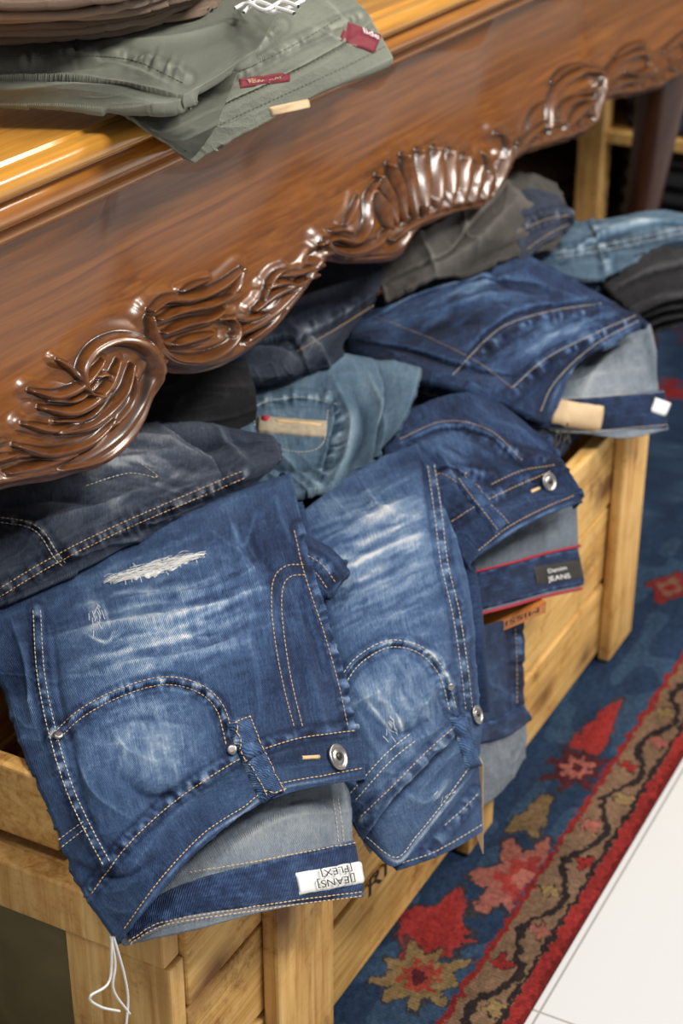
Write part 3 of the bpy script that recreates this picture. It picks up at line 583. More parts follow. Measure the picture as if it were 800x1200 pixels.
for k, (dy, dz, lb) in enumerate([(24, -.04, "blue jeans folded lowest under pale pairs on far pile"), (12, -.02, "pale blue jeans folded beneath lighter pair on far pile"), (0, 0, "pale blue jeans laid flat on far pile")]):
    J = jeans(720, 300+dy, .38, lb)
    A = Surf("folded_leg", J, [[(655,262+dy,.43+dz),(710,256+dy,.432+dz),(770,248+dy,.43+dz),(850,258+dy,.425+dz)], [(612,290+dy,.422+dz),(695,284+dy,.426+dz),(765,276+dy,.426+dz),(850,280+dy,.418+dz)], [(640,316+dy,.408+dz),(700,324+dy,.408+dz),(765,298+dy,.408+dz),(850,292+dy,.403+dz)]], M_LGT, 160, 100, .0018, 14, 95+k*7, .26+.05*k, roll='BTL', rr=.004, cw=.003, cs=(18, 16),
        seams=[[(650,298+dy),(720,286+dy),(800,268+dy)], [(690,262+dy),(705,286+dy),(712,316+dy)]], drop=[([(655,308+dy),(700,282+dy),(760,264+dy),(840,258+dy)], 1, 12, .006), ([(690,258+dy),(700,285+dy),(708,320+dy)], 1, 12, .005)], ops=[('s',720,280,80,30,0,.3,4), ('b',650,300,30,20,0,-.1), ('b',740,262,60,8,-5,.2)], creases=[([(670,300),(720,270),(790,262)], 6, .005)])
    A.stitch([[(650,300+dy),(720,288+dy),(800,270+dy)]], M_THW, (-3, 3), pitch=3.5)
for k in range(4):
    dy, dz = (33-11*k, -.048+.016*k)
    J = jeans(770, 350+dy, .36+dz, ["black cotton trousers lowest in far pile", "black cotton trousers folded low in far stack", "black cotton trousers folded in middle of far stack", "black cotton trousers folded on top of far stack"][k], "trousers", name="trousers")
    A = Surf("folded_leg", J, [[(695+4*k,330+dy,.395+dz),(745,300+dy,.41+dz),(800,290+dy,.41+dz),(860,298+dy,.405+dz)], [(715+4*k,348+dy,.388+dz),(765,325+dy,.40+dz),(810,318+dy,.40+dz),(860,324+dy,.395+dz)], [(735+3*k,364+dy,.378+dz),(780,348+dy,.39+dz),(815,343+dy,.39+dz),(860,347+dy,.382+dz)]], M_BLK, 110, 80, .0015, 14, 97+k, .5+.07*(k % 2), roll='BL', rr=.0035, cw=.0035,
        creases=[([(720,340+dy),(770,317+dy),(830,310+dy)], 6, .005)], drop=[([(715,342+dy),(770,320+dy),(840,312+dy)], 1, 12, .004)], ops=[('l', [(735,362+dy),(780,346+dy),(840,342+dy)], 3, .25)])
J = jeans(592, 850, -.50, "dark blue turned-up jeans leg hanging against crate boards")
A = Surf("leg", J, [[(545,740,-.49),(580,730,-.492),(612,722,-.497)], [(548,800,-.485),(582,790,-.487),(613,775,-.495)], [(550,850,-.482),(585,845,-.483),(614,825,-.492)]], M_IND, 80, 90, .0015, 14, 99, .22, roll='R', seams=[[(604,735),(606,780),(606,825)]])
A.stitch([[(603,735),(605,780),(605,825)]], M_THR, (0,))
A = Surf("turned_up_cuff", J, [[(548,855,-.478),(585,848,-.478),(616,826,-.488)], [(550,905,-.48),(588,885,-.48),(616,862,-.49)], [(552,955,-.482),(590,925,-.482),(615,888,-.492)]], M_LIN, 60, 60, .001, 14, 101, .62)
A.strip([(552,862),(585,854),(616,834)], 24, M_IND, .003, "hem", .22)
for k, (rows, mt) in enumerate([
    ([[(100,640,.36),(300,540,.36),(480,450,.36)], [(120,800,.34),(330,680,.34),(520,560,.35)], [(180,930,.31),(370,800,.31),(560,650,.31)]], M_DRK),
    ([[(380,480,.35),(520,420,.35),(700,330,.36)], [(450,560,.34),(590,500,.34),(740,410,.34)], [(540,660,.31),(640,540,.31),(745,440,.31)]], M_DRK)]):
    J = jeans(*rows[1][1][:2], .30, "dark folded jeans filling the crate beneath the pile")
    Surf("folded_leg", J, rows, mt, 100, 90, .003, 10, 120+k, .4, roll='TLBR', rr=.01, cw=.003)

# ================================================================== TROUSERS ON TABLE
TG = "trousers folded on the table top"
J = jeans(250, 110, .746, "sage green cotton trousers with maroon waist patch over table edge", "trousers", TG, "trousers")
A = Surf("leg", J, [[(-80,58,.788),(50,47,.79),(150,30,.795),(260,-5,.795),(340,-40,.795)], [(-80,92,.782),(50,86,.784),(150,80,.785),(245,55,.787),(330,5,.787)], [(-80,119,.764),(60,121,.765),(140,124,.764),(215,110,.775),(300,60,.778)]],
    M_GRN, 240, 160, .0014, 10, 131, .52, roll='BT', rr=.005, thick=.002, cw=.0014, cs=(12, 18), seams=[[(30,72),(130,62),(220,90)]], creases=[([(-20,80),(80,78),(180,60)], 6, -.003), ([(0,105),(80,98),(150,100)], 5, .002), ([(120,50),(200,50),(260,30)], 6, .003), ([(60,60),(130,75),(200,100)], 5, .002)], mott=.04,
    drop=[([(-20,88),(60,86),(140,96),(210,110)], 1, 16, .006)])
A.stitch([[(-20,66),(60,66),(150,70),(215,98)]], M_THG)
B = Surf("waist_panel", J, [[(135,126,.758),(205,88,.765),(290,28,.778),(385,-20,.788)], [(180,156,.742),(243,128,.738),(332,78,.745),(425,10,.757)], [(226,190,.702),(275,160,.707),(362,113,.712),(458,66,.722)]],
    M_GRN, 240, 150, .0012, 12, 135, .48, roll='BR', rr=.006, thick=.003, cw=.0012, cs=(12, 18), pk=1, seams=[[(190,140),(260,100),(350,50),(420,20)], [(150,128),(230,90),(290,60),(330,30)]], mott=.04,
    creases=[([(205,100),(215,135),(232,170)], 6, .003), ([(240,90),(300,95),(350,80)], 7, -.0015), ([(360,30),(400,50),(440,60)], 5, .002), ([(380,0),(400,30),(395,60)], 5, .003)], ops=[('l', [(205,95),(225,125),(250,150)], 4, .12)],
    drop=[([(205,158),(245,130),(330,90),(400,52),(436,26)], 1, 10, .003), ([(140,128),(225,88),(270,45),(320,0)], 1, 16, .007)])
B.stitch([[(215,178),(250,150),(330,112),(400,80),(452,54)], [(205,160),(245,132),(330,92),(400,55),(438,30)], [(220,120),(270,90),(340,55),(400,20)]], M_THG)
B.strip([(280,98),(338,90)], 12, M_MAR, .0012, "maroon_label", n=7); B.text("REGULAR FIT", 290, 99.5, 328, 94, M_KRF, .0026, asp=.55)
B.strip([(402,36),(442,52)], 24, M_MAR, .0015, "waist_patch", n=9); B.text("lide", 424, 43, 441, 50, M_WHT, .0045, asp=.8)
B.strip([(316,131),(361,121)], 11, M_KRF, .0015, "size_tag", n=7)
C = Surf("under_fold", J, [[(130,118,.757),(210,80,.757),(300,30,.757)], [(150,138,.75),(190,150,.75),(260,130,.745)], [(165,145,-.684),(200,168,-.682),(226,186,-.681)]], M_GRN, 80, 60, .0015, 12, 137, .4, roll='B', mott=.04)
for q in ([(275,10),(290,4),(310,12),(330,2),(350,8)], [(285,15),(300,2),(320,8),(345,16)], [(290,0),(310,14),(335,10),(356,0)]):
    tube("white_drawstring", [P(a, b, .80+.003*i) for i, (a, b) in enumerate(q)], .0016, M_RAG, J)
BRL = [(44, .801, M_BRN), (36, .808, M_BRN), (29, .815, M_BRD), (20, .823, M_BRN), (13, .830, M_BRN), (4, .838, M_BRD)]
NMs = ["tan brown", "light brown", "dark brown", "tan brown", "light brown", "dark brown"]
for k, (y1, z0, mt) in enumerate(BRL):
    J = jeans(60, y1-8, z0, NMs[k]+" cotton trousers pressed flat in folded stack", "trousers", TG, "trousers"); e = 9*((k*5) % 3)
    w1_, w2_, w3_ = [4*vn(k*1.7+.5, i*2.3+.4, 5) for i in range(3)]
    Surf("folded_leg", J, [[(-80,y1-90,z0),(60,y1-92,z0),(180,y1-98,z0),(290-e,y1-110,z0)], [(-80,y1-30,z0),(60,y1-32,z0),(160,y1-42,z0),(264-e,y1-60,z0)], [(-80,y1-2+w1_,z0),(60,y1-3+w2_,z0),(150,y1-12+w3_,z0),(243-e,y1-36,z0)]], mt, 160, 90, .0014, 12, 141+k, .5+.06*(k % 3), roll='BR', rr=.0030, thick=.0008, mott=.06, cw=.0012, cs=(20, 20))

# ================================================================== TABLE
T = empty("table", (1.45, 1.1, 0), "antique walnut table with scalloped carved apron and golden top", "table")
def extr(name, prof, x0, x1, mat, parent):
    V = []; Fc = []; m = len(prof)
    for x in (x0, x1): V += [(x, a, b) for a, b in prof]
    for k in range(m): Fc.append((k, (k+1) % m, m+(k+1) % m, m+k))
    Fc += [tuple(range(m))[::-1], tuple(m+k for k in range(m))]
    o = mesh(name, V, Fc, mat, parent, True); o.data.set_sharp_from_angle(angle=math.radians(35)); return o
def arc(cyy, cz, r, a0, a1, n=10):
    return [(cyy+r*math.cos(math.radians(a0+(a1-a0)*k/n)), cz+r*math.sin(math.radians(a0+(a1-a0)*k/n))) for k in range(n+1)]
extr("tabletop", [(1.55, .745),(.708,.745),(.706,.7425),(.701,.7425)]+arc(.697, .734, .0085, 80, 270)+[(1.55,.7255)], .2, 2.62, W_TOP, T)
extr("moulding", [(.80,.7255),(.6985,.7255),(.6985,.723)]+arc(.7065, .7125, .0105, 120, 265)+[(.706,.7015),(.711,.7015),(.711,.6985)]+arc(.7165, .6925, .006, 120, 270)+[(.7265,.6865),(.80,.6865)], .22, 2.60, W_MLD, T)
low = [(-400,690),(-200,640),(-60,590),(0,568),(40,560),(85,546),(125,520),(150,488),(165,455),(180,428),(200,432),(235,430),(275,415),(305,392),(330,360),(352,330),(372,303),(395,303),(430,302),(455,298),(470,280),(485,262),(515,246),(550,238),(570,228),(582,205),(598,182),(630,170),(665,160),(688,145),(702,116),(735,110),(768,100),(800,78),(840,30),(900,-10)]
lw, _ = resamp(low, 4.0)
LP = np.array([P(u, v, -.712) for u, v in lw]); o_ = np.argsort(LP[:, 0]); LP = LP[o_]
xs = np.concatenate([np.linspace(.22, .80, 100)[:-1], np.linspace(.80, 1.5, 900)[:-1], np.linspace(1.5, 2.60, 720)])
nx = len(xs); nz_ = 300; zb = np.interp(xs, LP[:, 0], LP[:, 2]); zb = np.clip(zb, .47, .60)
t = np.linspace(0, 1, nz_)
Z = .688+(zb[None]-.688)*t[:, None]; X = np.repeat(xs[None], nz_, 0)
e = Z-zb[None]
Y = .727+.006*np.sin(np.clip((e-.02)/.14, 0, 1)*math.pi)-.018*np.exp(-(e/.055)**2)
G = np.stack([X, Y, Z], -1); px = proj(G).reshape(-1, 2); h = np.zeros(len(px)); ped = np.zeros(len(px))
ee = e.ravel()
h += .0062*np.exp(-((ee-.006)/.0048)**2)-.0022*np.exp(-((ee-.0145)/.003)**2)+.0022*np.exp(-((ee-.021)/.003)**2)
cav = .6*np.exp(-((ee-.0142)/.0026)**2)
def ridge(pts, w0, w1, hh, groove=0):
    global h, cav, ped
    w0 *= .98; w1 *= .86; hh *= .80
    d, S, tt, g = pdist(px, pts, max(w0, w1)*3.2, 4.0)
    w = w0+(w1-w0)*tt; w = w*np.clip(np.sin(np.clip(tt, .05, .97)*math.pi), 0, 1)**.5
    q = d/w; v = hh*np.clip(1-q**2, 0, None)**.8*(.62+.38*np.clip(1-q, 0, 1))
    v = v-(groove or .0014)*np.exp(-((g*d-w*.10)/(w*.15))**2)*(q < 1)
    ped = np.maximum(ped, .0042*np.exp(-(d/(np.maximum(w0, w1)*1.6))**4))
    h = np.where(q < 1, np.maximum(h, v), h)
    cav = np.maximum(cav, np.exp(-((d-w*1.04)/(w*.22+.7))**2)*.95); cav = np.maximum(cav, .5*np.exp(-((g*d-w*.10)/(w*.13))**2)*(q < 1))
R = ridge
def leaves(spine, side, L, n, w, ang, hh=.007, t0=.03, t1=.97):
    c, S = resamp(spine, 2.0); T_ = np.gradient(c, axis=0); T_ /= np.linalg.norm(T_, axis=1, keepdims=True)
    for i in range(n):
        f = t0+(t1-t0)*i/(n-1); k = int(f*(len(c)-1)); b_ = c[k]; tg = T_[k]; nn = np.array([-tg[1], tg[0]])*side
        a = math.radians(ang); dr = nn*math.cos(a)+tg*math.sin(a)
        R([tuple(b_), tuple(b_+dr*L*.5), tuple(b_+dr*L-tg*L*.25)], w, w*.62, hh, .001)
leaves([(590,196),(605,178),(640,163),(675,152),(692,132)], -1, 15, 7, 6, 30)
leaves([(712,110),(738,104),(770,95),(800,70),(840,22)], -1, 19, 7, 7, 30)
R([(58,548),(110,535),(150,500),(172,460),(176,425),(158,402),(128,396),(100,408),(86,432),(92,456),(110,462)], 13, 9, .013, .002)
R([(28,456),(60,462),(90,448),(112,420)], 8, 7, .010); R([(40,476),(80,480),(115,455),(130,420)], 9, 7, .011, .002)
R([(60,505),(100,495),(135,462),(146,425)], 10, 7, .011, .002); R([(10,520),(50,530),(95,518),(125,490)], 9, 7, .010)
R([(0,552),(40,545),(80,530)], 8, 7, .009); R([(60,420),(75,430),(85,445)], 5, 4, .007); R([(20,495),(60,502),(90,490)], 7, 5, .008); R([(104,440),(118,438),(124,450),(112,458)], 5, 4, .008)
R([(-70,545),(-30,540),(10,530)], 8, 7, .009); R([(-90,520),(-50,525),(0,512)], 8, 6, .009)
R([(48,468),(84,466),(110,440)], 4, 3, .008); R([(58,492),(98,486),(128,448)], 4, 3, .008); R([(150,440),(146,470),(120,500)], 5, 4, .009)
R([(166,372),(172,398),(190,418),(222,422),(252,410),(268,390),(262,372),(246,372)], 10, 7, .013, .002)
R([(168,362),(185,350),(215,348),(248,335),(276,312)], 8, 6, .012); R([(178,372),(205,362),(240,355),(272,340)], 8, 5, .011, .001)
R([(184,388),(210,378),(238,372),(255,360)], 7, 5, .011); R([(196,402),(222,395),(242,388)], 7, 5, .010); R([(276,312),(270,335),(250,350)], 5, 4, .009)
R([(262,392),(290,380),(318,360),(350,325)], 9, 5, .011, .002); R([(290,362),(312,345),(340,332),(366,318)], 6, 5, .010); R([(305,335),(325,330),(348,335)], 6, 4, .010); R([(262,370),(285,372),(305,365)], 6, 5, .009)
R([(318,322),(345,318),(380,305)], 5, 4, .008); R([(300,350),(315,322),(330,314)], 5, 4, .008); R([(205,340),(222,332),(240,325)], 4, 3, .007); R([(280,400),(305,382),(325,360)], 4, 3, .008)
R([(372,280),(382,292),(405,296),(432,286),(445,268)], 9, 8, .012, .002); R([(366,285),(385,278),(410,282),(425,262),(424,230),(436,208)], 6, 6, .011)
R([(395,302),(430,302),(458,296),(470,278)], 6, 6, .008); R([(398,262),(408,245),(412,228)], 5, 4, .008); R([(380,270),(395,268),(408,272)], 4, 3, .007)
T0 = [(428,222),(436,205),(449,192),(466,181),(484,175),(503,172),(521,175),(538,182),(552,192),(564,204)]
T1 = [(446,268),(452,262),(462,258),(474,253),(487,249),(501,245),(515,242),(529,239),(542,237),(556,232)]
for (a, b), (c, d) in zip(T0, T1):
    R([(a, b), ((a+c)/2+(4 if a < 500 else 5), (b+d)/2-2), (c, d)], 9.5, 6.5, .015, .001)
R([(452,280),(478,262),(510,250),(545,242),(565,232)], 6, 6, .010)
R([(565,230),(580,205),(590,178),(584,158),(574,155)], 7, 5, .012, .001); R([(572,210),(568,190),(560,178)], 5, 4, .009)
R([(600,175),(620,155),(636,140)], 5, 4, .008)
R([(636,148),(640,120),(655,95),(680,82),(700,86),(696,102),(676,108)], 7, 5, .012, .001); R([(648,140),(660,120),(684,112)], 6, 5, .011); R([(660,146),(676,128),(692,118)], 6, 5, .010)
R([(690,140),(698,112),(708,85),(728,66),(750,62),(758,76),(742,86),(726,84)], 7, 5, .012, .001); R([(706,108),(722,96),(748,92)], 6, 5, .010)
R([(640,96),(655,82),(676,74)], 4, 4, .008); R([(715,66),(735,54),(752,52)], 4, 4, .008); R([(612,150),(622,130),(634,118)], 4, 4, .007)
R([(772,60),(800,40),(830,20)], 6, 5, .009)
h = h.reshape(Z.shape)
for _ in range(2):
    h[1:-1, 1:-1] = .4*h[1:-1, 1:-1]+.15*(h[:-2, 1:-1]+h[2:, 1:-1]+h[1:-1, :-2]+h[1:-1, 2:])
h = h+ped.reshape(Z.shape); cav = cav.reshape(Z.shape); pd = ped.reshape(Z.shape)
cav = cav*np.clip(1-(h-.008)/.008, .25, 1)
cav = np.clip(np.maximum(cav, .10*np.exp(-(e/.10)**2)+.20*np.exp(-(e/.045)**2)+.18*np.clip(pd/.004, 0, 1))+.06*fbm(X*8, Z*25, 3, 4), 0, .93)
G[..., 1] -= h
rim = []; rc = []
for k in range(1, 9):
    a = math.radians(90)*k/4 if k <= 4 else None
    g = G[-1].copy()
    if k <= 4: g[:, 1] += .006*(1-math.cos(a)); g[:, 2] -= .004*math.sin(a)
    else: g[:, 1] += .006+.022*(k-4)/4
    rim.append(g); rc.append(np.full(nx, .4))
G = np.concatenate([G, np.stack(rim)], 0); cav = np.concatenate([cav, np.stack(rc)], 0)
bk = G[-1].copy(); rows = [bk]
for k in range(1, 4): g = bk.copy(); g[:, 2] = bk[:, 2]+(.689-bk[:, 2])*k/3; g[:, 1] = .755; rows.append(g)
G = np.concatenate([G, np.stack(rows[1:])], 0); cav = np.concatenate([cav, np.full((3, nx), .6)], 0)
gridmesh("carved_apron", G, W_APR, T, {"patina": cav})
box("side_apron", (2.56, .757, .56), (2.60, 1.5, .70), W_LEG, T); box("side_apron", (.22, .757, .56), (.25, 1.5, .70), W_LEG, T); box("back_apron", (.25, 1.47, .56), (2.56, 1.5, .70), W_LEG, T)
def leg(x, y):
    V = []; Fc = []; K = 20; prof = [(.008,.026,0),(.03,.034,0),(.06,.028,.0),(.10,.022,.012),(.2,.024,.014),(.32,.030,.004),(.44,.038,-.006),(.52,.042,-.006),(.60,.04,0),(.70,.04,0)]
    pp = cr(np.array(prof), 40)
    for z, r, dy in pp:
        for k in range(K): a = 2*math.pi*k/K; V.append((x+r*math.cos(a), y+dy+r*math.sin(a), z))
    for j in range(len(pp)-1):
        for k in range(K): Fc.append((j*K+k, j*K+(k+1) % K, (j+1)*K+(k+1) % K, (j+1)*K+k))
    Fc += [tuple(range(K))[::-1], tuple((len(pp)-1)*K+k for k in range(K))]
    return mesh("leg", V, Fc, W_LEG, T)
leg(2.46, .775); leg(2.52, 1.45); leg(.30, .81); leg(.30, 1.45)

# ================================================================== CRATES
CG = "pine crates under the table"; Z0 = .0085
def crate(x0, x1, y0, y1, z1, label, cleats, nb=3, ctop=.003):
    E = empty("wooden_crate", ((x0+x1)/2, (y0+y1)/2, Z0), label, "crate", CG); L = []; hb = (z1-.014)/nb
    for k in range(nb): L.append(((x0, y0+.0015*(k % 2), .014+k*hb+.003), (x1, y0+.016, .014+(k+1)*hb-.003)))
    boxes("front_boards", L, W_PIN, E)
    boxes("back_boards", [((a[0], y1-.016, a[2]), (b[0], y1, b[2])) for a, b in L], W_PIN, E)
    boxes("end_boards", [((x0+.001, y0+.017, a[2]), (x0+.016, y1-.017, b[2])) for a, b in L], W_PIV, E)
    boxes("end_boards", [((x1-.016, y0+.017, a[2]), (x1-.001, y1-.017, b[2])) for a, b in L], W_PIV, E)
    box("bottom_board", (x0+.017, y0+.017, .014), (x1-.017, y1-.017, .026), W_PIN, E)
    for a, b in cleats: box("cleat", (a, y0-.015, Z0), (b, y0-.0005, z1+ctop), W_PIV, E, .003)
    return E
def stamp(txt, u0, v0, u1, v1, y, E, asp=1):
    a = P(u0, v0, -y); b = P(u1, v1, -y); b[2] = a[2]; textobj(txt, a, b, np.array([0, -1., 0]), M_INK, E, "stamped_lettering", asp)
ca = P(326, 1120, -.50)[0]; cb = P(392, 1120, -.50)[0]
E = crate(.742, 1.262, .515, .93, .285, "pine shipping crate holding jeans with stamped lettering on boards", [(ca, cb)], ctop=-.035)
box("cleat", (1.20, .50, Z0), (1.258, .5145, .20), W_PIV, E)
box("end_rail", (.722, .52, .245), (.741, .93, .288), W_PIV, E); box("end_post", (.724, .517, Z0), (.7415, .605, .244), W_PIV, E)
box("end_panel", (.734, .606, Z0), (.7415, .925, .244), W_OLV, E)
box("end_top_board", (.745, .62, .292), (.76, .93, .352), W_PIN, E)
stamp("RICCI", 432, 1052, 500, 987, .5146, E, .6)
E = crate(1.27, 1.665, .515, .93, .30, "pine shipping crate with thick upright cleat and overhanging jeans", [(1.585, 1.663)])
stamp("SPA", 640, 548, 668, 525, .5146, E)
A_, B_ = P(550, 744, .252), P(640, 706, .252); bk_ = np.array([.02, .03, 0]); dn = np.array([0, 0, -.011])
o = mesh("stained_board", [A_, B_, B_+bk_, A_+bk_, A_+dn, B_+dn, B_+bk_+dn, A_+bk_+dn], [(0,1,2,3),(7,6,5,4),(4,5,1,0),(5,6,2,1),(6,7,3,2),(7,4,0,3)], W_ORG, E, False)
nb_ = np.cross(B_-A_, [0, 0, 1.]); nb_ /= np.linalg.norm(nb_); nb_ = nb_ if nb_[1] < 0 else -nb_
pa = A_+(B_-A_)*.12+dn*.15+nb_*.0006; pb = A_+(B_-A_)*.9+dn*.15+nb_*.0006; textobj("MISSION", pb, pa, nb_, M_INK, E, "stamped_lettering", .38)
crate(1.74, 2.12, .70, 1.05, .33, "rough pine crate carrying black and pale blue clothing", [(2.06, 2.115)])
S_ = empty("wooden_shelf", (2.9, 1.1, Z0), "honey pine open shelf stacked with dark clothes beyond table", "shelf")
for y in (.945, 1.62): box("upright", (2.72, y, Z0), (2.76, y+.045, .78), W_PIV, S_)
box("upright", (3.1, .945, Z0), (3.14, .99, .78), W_PIV, S_)
for z in (.05, .27, .55): box("shelf_board", (2.725, .70, z), (3.2, 1.70, z+.02), W_PIN, S_)
box("back_board", (3.2, .60, Z0), (3.22, 1.72, .80), W_OLV, S_); box("side_board", (2.77, .66, Z0), (3.2, .68, .78), W_LEG, S_)
def softbox(x0, y0, z0, x1, y1, z1, mat, label, seed):
    E = empty("folded_clothes", ((x0+x1)/2, (y0+y1)/2, z0), label, "clothes", "dark clothes on far shelf")
    n = max(2, int((z1-z0)/.03))
    for k in range(n):
        a = z0+(z1-z0)*k/n; b = z0+(z1-z0)*(k+1)/n-.002; th = np.linspace(0, 2*math.pi, 49)[:-1]; V = []; Fc = []
        for j, (s_, zz) in enumerate([(.9, a), (.97, a+.25*(b-a)), (1, (a+b)/2), (.97, b-.25*(b-a)), (.88, b), (.4, b+.003)]):
            for q in th:
                cx, sx = math.cos(q), math.sin(q); px_ = np.sign(cx)*abs(cx)**.35; py_ = np.sign(sx)*abs(sx)**.35
                V.append(((x0+x1)/2+px_*(x1-x0)/2*s_+.006*vn(q*3, k, seed), (y0+y1)/2+py_*(y1-y0)/2*s_+.006*vn(q*3, k+9, seed), zz+.003*vn(q*4, j, seed)))
        m = 48
        for j in range(5):
            for i in range(m): Fc.append((j*m+i, j*m+(i+1) % m, (j+1)*m+(i+1) % m, (j+1)*m+i))
        Fc += [tuple(range(m))[::-1], tuple(5*m+i for i in range(m))]
        mesh("folded_layer", V, Fc, mat, E)
M_C1 = plain("navy_cloth", (.016,.025,.05), .9, scale=60); M_C2 = plain("charcoal_cloth", (.018,.018,.02), .9, scale=60); M_C3 = plain("brown_cloth", (.06,.035,.02), .9, scale=60)
softbox(2.74, .72, .29, 3.1, .93, .52, M_C1, "navy trousers folded in stack on pine shelf", 1)
softbox(2.74, .72, .07, 3.1, .93, .26, M_C2, "charcoal trousers folded in stack on lower shelf", 2)
softbox(2.76, 1.0, .29, 3.1, 1.28, .48, M_C2, "charcoal clothes folded beside pine upright", 3)
softbox(2.76, 1.02, .07, 3.1, 1.32, .20, M_C3, "brown clothes folded on lowest pine shelf", 4)
softbox(2.76, 1.34, .29, 3.1, 1.60, .50, M_C1, "navy clothes stacked at shelf end", 5)

# ================================================================== FLOOR, RUG, WALLS
m, nt, b = newmat("white_floor_tile"); L = nt.links.new
tc = ND(nt, 'ShaderNodeTexCoord'); br = ND(nt, 'ShaderNodeTexBrick'); br.offset = 0; br.inputs['Scale'].default_value = 1
br.inputs['Brick Width'].default_value = .45; br.inputs['Row Height'].default_value = .45; br.inputs['Mortar Size'].default_value = .0012
br.inputs['Color1'].default_value = (.60,.61,.61,1); br.inputs['Color2'].default_value = (.62,.62,.61,1); br.inputs['Mortar'].default_value = (.33,.32,.30,1)
mp = ND(nt, 'ShaderNodeMapping'); tp = P(632, 1186, .0001); mp.inputs['Location'].default_value = (-tp[0]+.45*6, -tp[1]+.45*6, 0)
L(tc.outputs['Object'], mp.inputs[0]); L(mp.outputs[0], br.inputs['Vector']); L(br.outputs['Color'], b.inputs['Base Color']); b.inputs['Roughness'].default_value = .25
fl = box("floor", (-2, -2, -.05), (4.2, 2.2, 0), m, bev=0); fl["kind"] = "structure"
WM = plain("grey_beige_wall_paint", (.30,.27,.23), .9, noise=.05, scale=5)
for nm, lo, hi in (("wall_back", (-2, 2.2, -.05), (4.2, 2.3, 2.7)), ("wall_end", (4.2, -2, -.05), (4.3, 2.3, 2.7))):
    o = box(nm, lo, hi, WM, bev=0); o["kind"] = "structure"
ys = np.concatenate([np.linspace(.371, .56, 230)[:-1], np.linspace(.56, 1.6, 40)]); xs = np.linspace(.45, 3.4, 1700)
X, Y = np.meshgrid(xs, ys); col = np.zeros(X.shape+(3,))
NV = np.array([.018,.036,.075]); RD = np.array([.26,.026,.024]); PK = np.array([.33,.11,.085]); BR = np.array([.165,.10,.062]); OL = np.array([.20,.135,.06]); DK = np.array([.022,.016,.016]); MRN = np.array([.07,.014,.02]); BL2 = np.array([.030,.058,.105])
jx = X+.0040*vn(X*150, Y*150, 1)+.0018*vn(X*500, Y*500, 3); jy = Y+.0032*vn(X*150, Y*150, 2)+.0014*vn(X*500, Y*500, 4)
ab = fbm(X*14, Y*40, 3, 5)
def put(mask, c, a=1.0): col[mask] = col[mask]*(1-a)+c*a
col[:] = NV; put(vn(X*22, Y*45, 8) > .25, BL2)
edgeband = jy < .386; mid = (jy >= .386) & (jy < .428); thin = (jy >= .428) & (jy < .434)
put(thin, RD*.7); put(mid, BR)
c0 = .407+.010*np.sin(jx*2*math.pi/.11)
put(mid & (np.abs(jy-c0) < .004), DK)
for k in range(-5, 60):
    xc = .055*k+.45+.0275; yc = .407-.009*math.sin(xc*2*math.pi/.11); r = np.hypot((jx-xc), (jy-yc)); an = np.arctan2(jy-yc, jx-xc)
    put(mid & (r < .0105*(1+.25*np.cos(an*4+k))), DK); put(mid & (r < .009*(1+.25*np.cos(an*4+k))), [PK*.8, OL, RD*.8][k % 3])
put(mid & (np.abs(jy-.3885) < .0022), DK); put(edgeband, RD*.9); put(jy < .3745, RD*.5)
def flower(u, v, r, petals, c1, c2, c3=None, sx=1.0, rot=0, ang=0):
    q = P(u, v, .004); dx = (jx-q[0])/sx; dy = jy-q[1]; m_ = np.maximum(np.abs(dx), np.abs(dy)); rr_ = (np.hypot(dx, dy)*.5+.58*m_)*(1+.16*vn(jx*70, jy*70, petals)); an = np.arctan2(dy, dx)+rot; f = jy > .435
    put(f & (rr_ < r*1.14*(1+.25*np.cos(an*petals))), DK+.01, .8); put(f & (rr_ < r*(1+.25*np.cos(an*petals))), c1, .9); put(f & (rr_ < r*.55*(1+.25*np.cos(an*petals))), c2, .85); put(f & (rr_ < r*.24), c3 if c3 is not None else c1)
flower(675, 903, .026, 8, MRN, PK, MRN, 1.25); flower(625, 958, .014, 3, OL*.8, BR, None, 2.4); flower(612, 1030, .038, 7, PK*.85, RD, PK, 1.5)
flower(508, 1092, .028, 4, RD, RD*.8, RD, 2.0); flower(492, 1147, .032, 9, OL, RD, MRN, 1.1); flower(700, 858, .016, 3, RD, RD, RD, 3.2)
flower(785, 690, .022, 4, RD*.7, BR, RD*.7, 1.8)
for k in range(10):
    xc = 1.9+rng.rand()*1.5; yc = .45+rng.rand()*.6; r = np.hypot((jx-xc)/1.5, jy-yc); an = np.arctan2(jy-yc, jx-xc); rd = .02+.015*rng.rand()
    put((jy > .434) & (r < rd*(1+.3*np.cos(an*4))), [RD*.7, MRN, BR, MRN][k % 4])
col *= (1+.35*fbm(X*260, Y*260, 2, 3)+.3*ab+.18*np.sin(X*2*math.pi/.0035))[..., None]
m, nt, b = newmat("woven_wool_rug"); at = ND(nt, 'ShaderNodeAttribute'); at.attribute_name = "dye"; tc = ND(nt, 'ShaderNodeTexCoord')
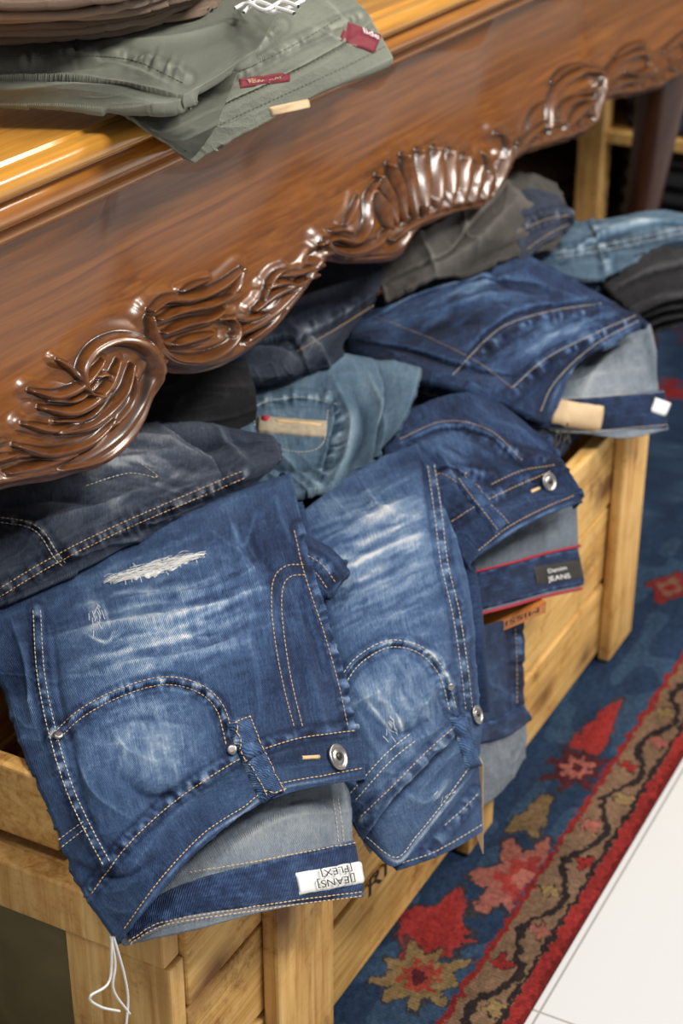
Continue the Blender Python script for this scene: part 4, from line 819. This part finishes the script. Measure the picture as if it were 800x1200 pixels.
nz = ND(nt, 'ShaderNodeTexNoise'); nz.inputs['Scale'].default_value = 500; rz = ramp(nt, [(.3, (.62,.62,.62)), (.7, (1.0,1.0,1.0))]); mx = ND(nt, 'ShaderNodeMix', data_type='RGBA', blend_type='MULTIPLY'); mx.inputs[0].default_value = 1
nt.links.new(tc.outputs['Object'], nz.inputs['Vector']); nt.links.new(nz.outputs['Fac'], rz.inputs[0]); nt.links.new(at.outputs['Color'], mx.inputs[6]); nt.links.new(rz.outputs[0], mx.inputs[7])
nt.links.new(mx.outputs[2], b.inputs['Base Color']); b.inputs['Roughness'].default_value = 1; b.inputs['Specular IOR Level'].default_value = .1
Zr = .006+.0008*fbm(X*300, Y*300, 2, 7)+.0010*vn(X*6, Y*9, 2); Zr[0] = .0005; Zr = np.minimum(Zr, .008)
o = gridmesh("rug", np.stack([X, Y, Zr], -1), m, None, {"dye": np.clip(col, 0, 1)}); o["label"] = "navy and red patterned wool rug with brown vine border"; o["category"] = "rug"

# ================================================================== LIGHT
w = bpy.data.worlds.new("w"); sc.world = w; w.use_nodes = True; bg = w.node_tree.nodes["Background"]; bg.inputs[0].default_value = (.97,.97,1,1); bg.inputs[1].default_value = .36
def area(loc, tgt, sx, sy_, pw, col):
    l = bpy.data.lights.new("area_lamp", 'AREA'); l.shape = 'RECTANGLE'; l.size = sx; l.size_y = sy_; l.energy = pw; l.color = col
    o = bpy.data.objects.new("ceiling_lamp", l); sc.collection.objects.link(o); o.location = loc; o.rotation_euler = (Vector(tgt)-Vector(loc)).to_track_quat('-Z', 'Y').to_euler()
    o["label"] = "rectangular ceiling lamp lighting the shop"; o["category"] = "lamp"
area((1.0, -.9, 2.4), (1.1, .6, .3), .7, .4, 47, (1, .96, .9))
area((2.6, -.6, 2.3), (1.7, .6, .4), .7, .4, 45, (1, .94, .86))
area((.1, .9, 2.5), (.9, .7, .6), .4, .4, 22, (1, .95, .9))
sc.view_settings.view_transform = 'Standard'
print("verts", sum(len(o.data.vertices) for o in bpy.data.objects if o.type == 'MESH'))
